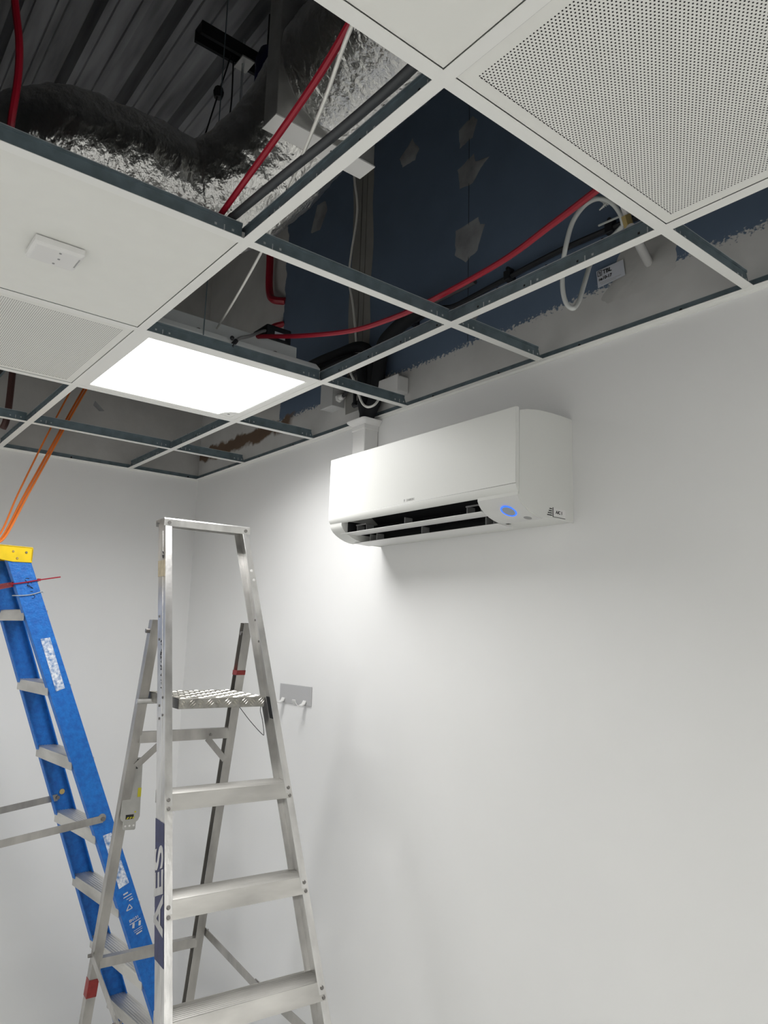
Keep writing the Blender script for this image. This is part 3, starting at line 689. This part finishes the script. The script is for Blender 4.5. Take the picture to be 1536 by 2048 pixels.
# vanes
def vane(name, x0, x1, c, wdt, ang, th=0.006):
    ca, sa = math.cos(math.radians(ang)), math.sin(math.radians(ang)); prof = []
    for k in range(9):
        t = -1 + 2 * k / 8; prof.append((t * wdt / 2, 0.004 * (1 - t * t)))
    prof = prof + [(p[0], p[1] - th * (1 - 0.8 * (p[0] / (wdt / 2)) ** 2)) for p in reversed(prof)]
    prof = [(c[0] + p * ca - q * sa, c[1] + p * sa + q * ca) for p, q in prof]
    o = MB().prism_x(prof, x0, x1, VANE).build(name, ac, smooth=True); return o
v1 = vane('upper_vane', 0.035, 0.685, (-0.182, 0.030), 0.050, -4)
v2 = vane('lower_vane', 0.035, 0.690, (-0.115, 0.004), 0.062, -4)
for v, cc, xs_ in ((v1, (-0.165, 0.045), (0.085, 0.135, 0.33, 0.60, 0.655)), (v2, (-0.120, 0.018), (0.10, 0.135, 0.36, 0.63, 0.66))):
    for x_ in xs_:
        b = MB(); b.box(x_, x_ + 0.004, cc[0] - 0.012, cc[0] + 0.020, cc[1] - 0.012, cc[1] + 0.014, GREYP); b.build('bracket', v, bevel=0.0015)
for x_, wx in ((0.085, 0.054), (0.60, 0.059)):
    b = MB(); b.box(x_, x_ + wx, -0.180, -0.176, 0.056, 0.060, GREYP); b.build('bracket_rail', v1)
b = MB()
for k in range(22): b.bar((0.09 + k * 0.027, -0.12, 0.045), (0.095 + k * 0.027, -0.085, 0.055), 0.03, 0.0015, DARK)
b.build('inner_fin', ac)
# ring light, button
def on_low(t):
    y0, z0 = low_curve[3]; y1, z1 = low_curve[4]; return (y0 + (y1 - y0) * t, z0 + (z1 - z0) * t)
nrm = Vector((0, -0.47, -0.88)).normalized(); tx = Vector((1, 0, 0)); ty = nrm.cross(tx)
def disc(name, c, r0, r1, th, m, parent, n=40, off=0.0):
    b = MB(); c = Vector(c) + nrm * off
    o = [c + tx * (r1 * math.cos(2 * math.pi * k / n)) + ty * (r1 * math.sin(2 * math.pi * k / n)) for k in range(n)]
    if r0 > 0:
        i_ = [c + tx * (r0 * math.cos(2 * math.pi * k / n)) + ty * (r0 * math.sin(2 * math.pi * k / n)) for k in range(n)]
        b.loft([o, [p + nrm * th for p in o], [p + nrm * th for p in i_], i_], m, cap=False)
    else: b.loft([o, [p + nrm * th for p in o]], m)
    return b.build(name, parent, smooth=True)
rc = (0.772, -0.194, 0.0243)
disc('ring_light', rc, 0.0185, 0.0225, 0.0016, RING, ac)
disc('ring_centre', rc, 0, 0.0185, 0.0011, LENS, ac)
nrm = Vector((0, -0.25, -0.97)).normalized(); ty = nrm.cross(tx)
b = disc('receiver_window', (0.800, -0.152, 0.0088), 0, 0.011, 0.0008, GREYP, ac)
# printed label on side
lb = empty('unit_label', None, None, (0, 0, 0)); bpy.data.objects.remove(lb)
b = MB(); b.box(Wd + 0.003, Wd + 0.0034, -0.088, -0.037, 0.017, 0.039, PVC); lab = b.build('unit_label', ac)
b = MB(); b.box(Wd + 0.0030, Wd + 0.0038, -0.0905, -0.0882, 0.0155, 0.0405, INK); b.box(Wd + 0.003, Wd + 0.0038, -0.0905, -0.038, 0.0148, 0.0160, INK)
for k, l in enumerate((0.020, 0.017, 0.013, 0.010)): b.box(Wd + 0.003, Wd + 0.0038, -0.0935 - l, -0.0935, 0.0175 + k * 0.0058, 0.0200 + k * 0.0058, INK)
b.build('label_bars', lab)
text('label_text', 'A/C 1', 0.0115, (Wd + 0.0037, -0.064, 0.0285), (0, 1, 0), (0, 0, 1), INK, lab, bold=0.0003)
text('brand_mark', 'DAIKIN', 0.0105, (0.424, -0.2350, 0.0945), (1, 0, 0.0), (0, 0, 1), PRINTG, ac, ext=0.0002)
b = MB(); b.poly([(0.394, -0.2347, 0.0985), (0.400, -0.2347, 0.0985), (0.396, -0.2347, 0.090)], (0, -0.0003, 0), PRINTG); b.build('brand_emblem', ac)

hk = empty('coat_hook', 'pale grey double coat hook plate on the wall behind the aluminium ladder', 'hook', (1.081, 0, 1.453))
MB().box(-0.117, 0.117, -0.005, -0.0005, -0.037, 0.037, COAT).build('plate', hk, bevel=0.001)
for x_ in (-0.085, 0.075):
    b = MB(); rings = []
    pts = [(-0.005, -0.018), (-0.012, -0.030), (-0.028, -0.037), (-0.045, -0.034), (-0.055, -0.022), (-0.057, -0.012)]
    for i, (yy, zz) in enumerate(pts):
        d = Vector((0, pts[min(i + 1, 5)][0] - pts[max(i - 1, 0)][0], pts[min(i + 1, 5)][1] - pts[max(i - 1, 0)][1])).normalized(); nn = Vector((0, -d.z, d.y))
        wdt = 0.011
        rings.append([(x_ - wdt, yy + nn.y * 0.0018, zz + nn.z * 0.0018), (x_ + wdt, yy + nn.y * 0.0018, zz + nn.z * 0.0018), (x_ + wdt, yy - nn.y * 0.0018, zz - nn.z * 0.0018), (x_ - wdt, yy - nn.y * 0.0018, zz - nn.z * 0.0018)])
    b.loft(rings, PVC); b.build('hook', hk, smooth=True)

# ------------------------------------------------------------------ aluminium platform ladder
AL = empty('platform_ladder', 'worn aluminium platform stepladder standing in the middle foreground', 'ladder', (2.1737, -0.6163, 0), 1.4971)
LEAN = 0.402
fyA = lambda z: LEAN * z
wA = lambda z: 0.2625 - 0.057 * z
ZT = 2.046
def stileA(s):
    t = 0.0025; d = 0.073; fl = 0.0215
    pr_ = [(0, 0), (-fl * s, 0), (-fl * s, t), (-t * s, t), (-t * s, d - t), (-fl * s, d - t), (-fl * s, d), (0, d)]
    b = MB(); b.prism_z(pr_, FZ + 0.02, ZT, ALU, lambda z: s * wA(z), fyA)
    # raised rib along the web
    b.prism_z([(0, 0.024), (0.0012 * s, 0.025), (0.0012 * s, 0.028), (0, 0.029)], FZ + 0.02, ZT - 0.03, ALU, lambda z: s * wA(z), fyA)
    o = b.build('stile', AL, bevel=0.0008)
    f = MB(); f.prism_z([(0.004 * s, -0.004), (-0.026 * s, -0.004), (-0.026 * s, 0.078), (0.004 * s, 0.078)], FZ, FZ + 0.05, BCAB, lambda z: s * wA(z), fyA); f.build('rubber_foot', o)
    return o
SL = stileA(-1); SR = stileA(1)
def rivets(o, s, z):
    for dz in (0.0105, -0.0105):
        zz = z + dz; x_ = s * (wA(zz) - 0.0105); yy = fyA(zz)
        b = MB(); b.cyl((x_, yy + 0.001, zz), (x_, yy - 0.003, zz + 0.0012), 0.0062, STEEL, 12, r2=0.0042); b.build('rivet', o)
for i in range(6):
    zt = 1.2525 - 0.24 * i
    y0 = fyA(zt - 0.02) + 0.004
    xi = wA(zt) - 0.003
    top = []
    for k in range(9):
        a = 0.004 + k * 0.0085; top += [(a, 0.0), (a + 0.003, 0.0014), (a + 0.0055, 0.0014), (a + 0.0085, 0.0)]
    p = [(0.006, 0.0)] + [(q[0] + 0.006, q[1]) for q in top] + [(0.088, -0.001), (0.090, -0.004), (0.086, -0.035), (0.083, -0.035), (0.0865, -0.004), (0.004, -0.004), (-0.010, -0.040), (-0.013, -0.040)]
    b = MB(); prof_ = [(y0 + q[0], zt + q[1]) for q in p]
    b.prism_x(prof_, -xi, xi, ALUT); b.build('tread', AL)
    rivets(SL, -1, zt - 0.0235); rivets(SR, 1, zt - 0.0235)
# top rail
yt = fyA(2.045)
b = MB(); b.prism_x([(yt - 0.006, 2.031), (yt - 0.006, 2.054), (yt - 0.003, 2.058), (yt + 0.084, 2.058), (yt + 0.087, 2.055), (yt + 0.087, 2.036), (yt + 0.0845, 2.036), (yt + 0.0845, 2.0545), (yt - 0.003, 2.0545), (yt - 0.003, 2.031)], -0.152, 0.152, ALU)
rail = b.build('top_rail', AL, bevel=0.001)
for s in (-1, 1):
    MB().cyl((s * 0.135, yt - 0.004, 2.042), (s * 0.135, yt - 0.0085, 2.042), 0.006, STEEL, 10).build('rivet', rail)
# platform with five-bar chequer pattern
pf_y0, pf_y1 = 0.597, 0.885
zp = 1.4975
b = MB(); b.prism_x([(pf_y0, zp - 0.030), (pf_y0, zp - 0.002), (pf_y0 + 0.002, zp), (pf_y1 - 0.002, zp), (pf_y1, zp - 0.002), (pf_y1, zp - 0.030), (pf_y1 - 0.003, zp - 0.030), (pf_y1 - 0.003, zp - 0.003), (pf_y0 + 0.003, zp - 0.003), (pf_y0 + 0.003, zp - 0.030)], -0.1385, 0.136, PLATE)
b.box(-0.1385, -0.1355, pf_y0, pf_y1, zp - 0.030, zp, PLATE); b.box(0.133, 0.136, pf_y0, pf_y1, zp - 0.030, zp, PLATE)
plat = b.build('platform', AL, bevel=0.001)
pat = MB(); cell = 0.034
def bars(center, u, v, flip):
    for k in range(3):
        o_ = (k - 1) * 0.0082; c0 = Vector(center) + Vector(u) * (o_ * (1 if flip else 1)); 
        d = (Vector(u) * (1 if flip else -1) + Vector(v)).normalized(); e = (Vector(v) * (1 if flip else 1) - Vector(u) * (1 if flip else -1)).normalized()
        n_ = Vector(u).cross(Vector(v)).normalized()
        hl = 0.0115; hw = 0.0021
        c0 = Vector(center) + e * o_ * 0.85
        pat.add([c0 - d * hl, c0 + e * hw, c0 + d * hl, c0 - e * hw, c0 + n_ * 0.0024], [(0, 1, 4), (1, 2, 4), (2, 3, 4), (3, 0, 4)], CHEQ)
nx = 10; ny = 10
for i in range(nx):
    for j in range(ny):
        bars((-0.1385 + (i + 0.5) * 0.2745 / nx, pf_y0 + (j + 0.5) * (pf_y1 - pf_y0) / ny, zp), (1, 0, 0), (0, 1, 0), (i + j) % 2)
for i in range(nx): bars((-0.1385 + (i + 0.5) * 0.2745 / nx, pf_y0, zp - 0.0155), (1, 0, 0), (0, 0, 1), i % 2)
pt_ = pat.build('chequer_pattern', plat); pt_['kind'] = 'stuff'
b = MB(); b.cyl((-0.185, 0.845, zp - 0.028), (0.185, 0.845, zp - 0.028), 0.008, ALU, 12); b.build('pivot_rod', AL)
b = MB(); b.tube([(0.062, 0.62, zp - 0.03), (0.10, 0.615, zp - 0.075), (0.140, 0.61, zp - 0.115), (0.146, 0.61, zp - 0.112), (0.138, 0.61, zp - 0.07), (0.130, 0.61, zp - 0.045), (0.131, 0.61, zp - 0.03)], 0.0011, BCAB, 5); b.build('loose_wire', AL)
# rear frame
fyR = lambda z: 0.82 + 0.265 * (1.69 - z)
wR = lambda z: 0.158 + 0.0135 * (1.69 - z)
def legA(s):
    t = 0.0025
    pr_ = [(0.014 * s, -0.017), (-0.016 * s, -0.017), (-0.016 * s, -0.017 + t), (0.0115 * s, -0.017 + t), (0.0115 * s, 0.017 - t), (-0.016 * s, 0.017 - t), (-0.016 * s, 0.017), (0.014 * s, 0.017)]
    b = MB(); b.prism_z(pr_, FZ + 0.02, 1.725, ALUD, lambda z: s * wR(z), fyR); o = b.build('rear_leg', AL, bevel=0.0008)
    f = MB(); f.prism_z([(0.018 * s, -0.02), (-0.02 * s, -0.02), (-0.02 * s, 0.02), (0.018 * s, 0.02)], FZ, FZ + 0.045, BCAB, lambda z: s * wR(z), fyR); f.build('rubber_foot', o)
    MB().cyl((s * (wR(1.69) - 0.02), fyR(1.69) - 0.004, 1.69), (s * (wR(1.69) + 0.026), fyR(1.69) - 0.004, 1.69), 0.007, STEEL, 10).build('hinge_bolt', o)
    return o
LL = legA(-1); LR = legA(1)
def crossbar(z, h):
    y_ = fyR(z); x_ = wR(z) - 0.010
    b = MB(); b.prism_x([(y_ - 0.019, z - h / 2), (y_ - 0.019, z + h / 2), (y_ + 0.006, z + h / 2), (y_ + 0.006, z + h / 2 - 0.003), (y_ - 0.016, z + h / 2 - 0.003), (y_ - 0.016, z - h / 2)], -x_, x_, ALUD)
    return b.build('crossbar', AL)
cb = crossbar(1.352, 0.034); crossbar(0.625, 0.03)
for s in (-1, 1):
    b = MB(); b.bar((s * 0.075, fyR(1.34) - 0.021, 1.338), (s * 0.150, fyR(1.262) - 0.021, 1.262), 0.020, 0.003, ALUD, up=(s * 1, 0, 1)); b.build('knee_brace', AL)
    MB().cyl((s * 0.085, fyR(1.352) - 0.018, 1.350), (s * 0.085, fyR(1.352) - 0.025, 1.350), 0.004, STEEL, 8).build('brace_rivet', cb)
# folding stays
for s in (-1, 1):
    a = Vector((s * 0.190, fyR(0.655) - 0.01, 0.655)); c = Vector((s * 0.232, fyA(0.60) + 0.035, 0.60)); m_ = a.lerp(c, 0.48) + Vector((0, 0, -0.012))
    b = MB(); b.bar(a, m_ + (m_ - a).normalized() * 0.02, 0.026, 0.003, ALUD); b.bar(m_ - (c - m_).normalized() * 0.02 + Vector((s * 0.004, 0, 0)), c + Vector((s * 0.004, 0, 0)), 0.03, 0.003, ALUD)
    st_ = b.build('folding_stay', AL)
    for p_ in (a, m_): MB().cyl(p_ + Vector((-0.012, 0, 0)), p_ + Vector((0.012, 0, 0)), 0.006, STEEL, 8).build('stay_bolt', st_)
# red tape bands
for o_, s, z, h, wF, yF in ((LL, -1, 0.545, 0.03, wR, fyR), (LR, 1, 1.557, 0.008, wR, fyR)):
    b = MB(); b.prism_z([(0.0148 * s, -0.0178), (-0.0168 * s, -0.0178), (-0.0168 * s, 0.0178), (0.0148 * s, 0.0178)], z - h, z + h, REDT, lambda zz: s * wF(zz), yF); b.build('red_tape', o_)
# hinge plates on the stiles and platform rivets
for s, o_ in ((-1, SL), (1, SR)):
    for z, d in ((1.50, 0.02), (1.475, 0.05), (1.452, 0.02), (1.44, 0.05), (1.735, 0.055), (1.665, 0.055)):
        x_ = s * wA(z); b = MB(); b.cyl((x_ - s * 0.004, fyA(z) + d, z), (x_ + s * 0.0022, fyA(z) + d, z), 0.0038, STEEL, 8); b.build('plate_rivet', o_)
b = MB(); b.prism_z([(-0.0005, 0.002), (-0.0005, 0.071), (-0.0012, 0.071), (-0.0012, 0.002)], 1.862, 1.915, mat('tape_residue', (0.42, 0.36, 0.25), 0.6, var=0.3, vscale=40), lambda z: -wA(z), fyA); b.build('tape_residue', SL)
for z, d in ((1.90, 0.012), (1.868, 0.009)):
    b = MB(); b.sphere((wA(z) - d, fyA(z) - 0.0006, z), 0.005, PVC, 8, sy=0.2, sz=1.5); b.build('paint_drip', SR)
b = MB(); b.prism_z([(-0.0035, 0.006), (-0.012, 0.010), (-0.010, 0.05), (-0.0035, 0.066)], 1.428, 1.492, FOAM, wA, fyA); b.build('black_grime', SR)
# navy decal with letters on left stile
b = MB(); b.prism_z([(-0.0006, 0.001), (-0.0006, 0.0715), (-0.0016, 0.0715), (-0.0016, 0.001)], 0.878, 1.185, NAVY, lambda z: -wA(z), fyA); dec = b.build('printed_band', SL)
zc = 1.03
ldir = Vector((0.057, LEAN, 1)); adir = Vector((0, 1, 0))
c_ = Vector((-wA(zc) - 0.0024, fyA(zc) + 0.036, zc))
text('letters', 'AES', 0.092, c_, ldir, adir, ALU, dec, sx=1.42, bold=0.002)
# marker scribbles
def scribble(name, parent, base, du, dv, n, size, seed, rad=0.0008):
    rnd = random.Random(seed); b = MB()
    for k in range(n):
        o_ = Vector(base) + Vector(du) * (k * size * 1.1)
        pts = [o_ + Vector(du) * rnd.uniform(-.5, .5) * size + Vector(dv) * rnd.uniform(-.6, .6) * size for _ in range(rnd.choice((3, 4, 5)))]
        b.tube(pts, rad, INK, 5, 4)
    return b.build(name, parent)
z_ = 1.66
scribble('marker_scribble', SL, (-wA(z_) - 0.0006, fyA(z_) + 0.035, z_), -ldir.normalized(), adir, 12, 0.012, 5)
scribble('marker_scribble', SL, (-wA(1.94) - 0.0006, fyA(1.94) + 0.022, 1.94), -ldir.normalized(), adir, 2, 0.012, 9, 0.0016)

zz4 = 1.2525 - 0.24 * 3
scribble('marker_scribble', AL, (0.005, fyA(zz4 - 0.02) - 0.006, zz4 - 0.026), (1, 0, 0), (0, 0, 1), 4, 0.008, 21, 0.0006)
# inspection tag holder on the rear leg
tg = empty('tag_holder', 'grey plastic inspection tag holder hanging from the rear leg of the aluminium ladder', 'tag', (2.1737, -0.6163, 0), 1.4971)
yy = 0.945
outl = [(-0.139, 1.283), (-0.127, 1.283), (-0.125, 1.268), (-0.119, 1.262), (-0.115, 1.10), (-0.120, 1.088), (-0.126, 1.084), (-0.126, 1.064), (-0.129, 1.060), (-0.163, 1.062), (-0.166, 1.066), (-0.166, 1.087), (-0.173, 1.092), (-0.176, 1.10), (-0.172, 1.255), (-0.165, 1.264), (-0.152, 1.268), (-0.143, 1.271)]
MB().poly([(x, yy, z) for x, z in outl], (0, 0.004, 0), WGREY).build('holder', tg, bevel=0.001)
for x0, x1, z0, z1 in ((-0.160, -0.135, 1.094, 1.108), (-0.152, -0.134, 1.248, 1.256)): MB().box(x0, x1, yy - 0.0008, yy, z0, z1, INK).build('hazard_mark', tg)
b = MB()
for k in range(3): b.poly([(-0.158 + k * 0.009, yy - 0.0012, 1.095), (-0.153 + k * 0.009, yy - 0.0012, 1.095), (-0.149 + k * 0.009, yy - 0.0012, 1.101), (-0.154 + k * 0.009, yy - 0.0012, 1.101)], (0, 0.0004, 0), YTAG)
b.box(-0.128, -0.117, yy - 0.0012, yy, 1.16, 1.188, YTAG); b.cyl((-0.131, yy - 0.001, 1.115), (-0.131, yy, 1.115), 0.003, YTAG, 8); b.build('yellow_mark', tg)
b = MB(); b.tube([(-0.133, yy + 0.002, 1.275), (-0.150, yy - 0.006, 1.280), (-0.168, yy - 0.02, 1.285), (-0.165, yy + 0.01, 1.283), (-0.133, yy + 0.005, 1.276)], 0.0022, BCAB, 6); b.build('tie', tg)
b = MB()
for x_ in (-0.159, -0.146, -0.133): b.cyl((x_, yy - 0.0008, 1.074), (x_, yy, 1.074), 0.0032, PVC, 8)
b.build('eyelet', tg)

# ------------------------------------------------------------------ blue fibreglass stepladder
BL = empty('fibreglass_stepladder', 'blue fibreglass stepladder with yellow cap standing by the back wall', 'ladder', (0.530, -0.1644, -0.1183), 3.2098)
BK = 1.07
BL.scale = (BK, BK, BK)
BZ = (FZ + 0.1183) / BK
LB = 0.3923; DB = 0.077
fyB = lambda z: LB * z
wB = lambda z: 0.2692 - 0.0678 * z
def stileB(s):
    t = 0.0045; fl = 0.030
    pr_ = [(0, 0), (-fl * s, 0), (-fl * s, t), (-t * s, t), (-t * s, DB - t), (-fl * s, DB - t), (-fl * s, DB), (0, DB)]
    b = MB(); b.prism_z(pr_, BZ + 0.02, 1.93, BLUE, lambda z: s * wB(z), fyB); o = b.build('stile', BL, bevel=0.001)
    f = MB(); f.prism_z([(0.004 * s, -0.004), (-0.034 * s, -0.004), (-0.034 * s, DB + 0.004), (0.004 * s, DB + 0.004)], BZ, BZ + 0.055, BCAB, lambda z: s * wB(z), fyB); f.build('rubber_foot', o)
    return o
NS = stileB(-1); FS = stileB(1)
for i in range(7):
    zt = 1.75 - 0.25 * i; y0 = fyB(zt - 0.015); xi = wB(zt) - 0.005
    top = []
    for k in range(7): a = 0.004 + k * 0.010; top += [(a, 0.0), (a + 0.003, 0.0016), (a + 0.006, 0.0016), (a + 0.009, 0.0)]
    p = [(0.0, -0.004), (0.001, 0.0)] + top + [(0.0765, 0.0), (0.078, -0.004), (0.078, -0.038), (0.075, -0.038), (0.075, -0.004), (0.003, -0.004), (0.003, -0.030), (0.0, -0.030)]
    b = MB(); b.prism_x([(y0 + q[0], zt + q[1]) for q in p], -xi, xi, ALUT); b.build('tread', BL)
# cap
capw = 0.143
side = [(0.748, 1.910), (0.748, 1.955), (0.752, 1.963), (1.02, 1.963), (1.03, 1.955), (1.03, 1.918), (0.90, 1.920), (0.862, 1.918), (0.845, 1.912), (0.81, 1.908)]
b = MB()
b.prism_x(side, -capw, -capw + 0.006, YEL); b.prism_x(side, capw - 0.006, capw, YEL)
b.box(-capw, capw, 0.750, 1.028, 1.957, 1.963, YEL); b.box(-capw, capw, 0.748, 0.754, 1.915, 1.96, YEL)
cap = b.build('top_cap', BL, bevel=0.0015)
for yy_, zz_, mm in ((0.770, 1.943, STEEL), (0.812, 1.943, BRASS), (0.797, 1.921, BRASS)):
    b = MB(); b.cyl((-capw + 0.001, yy_, zz_), (-capw - 0.003, yy_, zz_), 0.0048, mm, 12, r2=0.003); b.build('rivet', cap)
# rear frame
fyb = lambda z: 0.93 + 0.36 * (1.93 - z)
wb = lambda z: 0.118 + 0.05 * (1.93 - z)
for s in (-1, 1):
    t = 0.004
    pr_ = [(0.0, 0), (-0.028 * s, 0), (-0.028 * s, t), (-t * s, t), (-t * s, 0.05 - t), (-0.028 * s, 0.05 - t), (-0.028 * s, 0.05), (0.0, 0.05)]
    b = MB(); b.prism_z(pr_, BZ, 1.935, BLUE, lambda z: s * wb(z), fyb); b.build('rear_leg', BL, bevel=0.001)
for z in (0.35, 0.85, 1.35):
    b = MB(); b.box(-wb(z) + 0.005, wb(z) - 0.005, fyb(z) + 0.01, fyb(z) + 0.035, z - 0.015, z + 0.015, ALUD); b.build('rear_rail', BL)
for s, dx in ((-1, 0.004), (1, -0.006)):
    a = Vector((s * (wB(1.044) + dx), 0.445, 1.044)) if s < 0 else Vector((wB(1.048) - 0.008, 0.463, 1.05))
    c = Vector((s * (wb(0.955) + 0.004), fyb(0.955) + 0.02, 0.955)) if s < 0 else Vector((wb(0.965) + 0.002, fyb(0.965) + 0.02, 0.965))
    b = MB(); b.bar(a, c, 0.024, 0.003, ALUD); sp_ = b.build('spreader_bar', BL)
    b = MB(); q = a + Vector((s * 0.006, 0, 0)); b.cyl(a - Vector((0.008, 0, 0)), a + Vector((0.008, 0, 0)), 0.007, STEEL, 10); b.build('spreader_bolt', sp_)
b = MB(); b.cyl((-wB(1.055) - 0.001, 0.447, 1.047), (-wB(1.055) - 0.003, 0.447, 1.047), 0.014, ALUD, 14); b.build('washer', NS)
b = MB(); b.cyl((wB(1.07) - 0.005, 0.448, 1.07), (wB(1.07) - 0.0085, 0.448, 1.07), 0.010, BRASS, 14); b.build('washer', FS)
def sticker(name, y0a, y0b, z0, y1a, y1b, z1, m, parent=NS):
    b = MB(); e = 0.0006
    ring = [(-wB(z0[0]) - e, y0a, z0[0]), (-wB(z0[1]) - e, y0b, z0[1]), (-wB(z1[1]) - e, y1b, z1[1]), (-wB(z1[0]) - e, y1a, z1[0])]
    b.poly(ring, (-0.0004, 0, 0), m); return b.build(name, parent)
sticker('worn_label', 0.699, 0.668, (1.652, 1.658), 0.634, 0.605, (1.476, 1.487), WORN)
sticker('worn_label', 0.440, 0.411, (0.988, 0.994), 0.371, 0.336, (0.806, 0.820), WORN)
sd = Vector((0.0678, LB, 1)).normalized()
def onNS(z, d, e=0.0012): return Vector((-wB(z) - e, fyB(z) + d, z))
b = MB()
for z, d, l, h in ((0.787, 0.038, 0.016, 0.005), (0.778, 0.034, 0.028, 0.003), (0.770, 0.030, 0.020, 0.002), (0.764, 0.026, 0.014, 0.004), (0.690, 0.036, 0.038, 0.0025), (0.665, 0.034, 0.030, 0.0015), (0.659, 0.034, 0.028, 0.0015), (0.652, 0.034, 0.020, 0.005)):
    p_ = onNS(z, d); b.bar(p_ + Vector((0, -l / 2, 0.18 * l)), p_ + Vector((0, l / 2, -0.18 * l)), h, 0.0005, PAPER)
p_ = onNS(0.738, 0.040)
for q0, q1 in (((0, 0.010, -0.008), (0, -0.010, -0.002)), ((0, -0.010, -0.002), (0, 0.002, 0.012)), ((0, 0.002, 0.012), (0, 0.010, -0.008))): b.bar(p_ + Vector(q0), p_ + Vector(q1), 0.003, 0.0006, PAPER)
for z, d in ((0.678, 0.046), (0.682, 0.022)):
    p_ = onNS(z, d); b.bar(p_ + Vector((0, 0, -0.008)), p_ + Vector((0, 0, 0.008)), 0.008, 0.0006, PAPER, up=(0, 1, 0))
b.build('white_print', NS)
text('standard_print', 'EN131', 0.0125, onNS(0.699, 0.037), (0, -1, 0.36), sd, PAPER, NS, bold=0.0003)
scribble('marker_scribble', NS, onNS(1.86, 0.030, 0.0006), -sd, (0, 1, 0), 5, 0.016, 11, 0.0009)

# ties and wire on blue ladder
def placed(name, mb, label, cat, group=None):
    o = mb.build(name, smooth=True); o.location = BL.location; o.rotation_euler = BL.rotation_euler; o.scale = BL.scale; return tag(o, label, cat, group)
b = MB(); z = 1.845
x1 = -wB(z)
b.tube([(x1 - 0.002, 0.650, 1.868), (x1 - 0.003, 0.722, 1.852), (x1 - 0.003, 0.76, 1.842), (x1 - 0.002, fyB(z) + DB + 0.003, 1.833), (x1 + 0.032, fyB(z) + DB + 0.003, 1.835), (x1 + 0.034, fyB(z) - 0.003, 1.848), (x1 - 0.002, fyB(z) - 0.004, 1.853)], 0.0022, RED, 6, 3)
b.box(x1 - 0.006, x1 + 0.002, 0.716, 0.726, 1.849, 1.857, RED)
placed('red_cable_tie', b, 'red plastic cable tie with long tail round the blue ladder stile', 'cable tie')
b = MB()
for k in range(4): b.tube([(x1 + 0.01, 0.800, 1.826 + k * 0.004), (0.02, 0.815, 1.815 + k * 0.005), (wB(1.82) - 0.01, 0.80, 1.80 + k * 0.004)], 0.003, RED, 6)
placed('red_cable_ties', b, 'bunch of red ties stretched between the two blue ladder stiles', 'cord')
b = MB(); z = 1.80
b.tube([(-wB(z) - 0.002, fyB(z) - 0.002, 1.815), (-wB(z) - 0.003, 0.745, 1.800), (-wB(z) - 0.002, fyB(z) + DB + 0.003, 1.795), (-wB(z) + 0.033, fyB(z) + DB + 0.003, 1.797), (-wB(z) + 0.033, fyB(z) - 0.003, 1.812), (-wB(z) - 0.002, fyB(z) - 0.003, 1.809)], 0.0016, GALVL, 6, 3)
placed('wire_tie', b, 'silver wire twisted round the blue ladder stile under the red tie', 'wire')
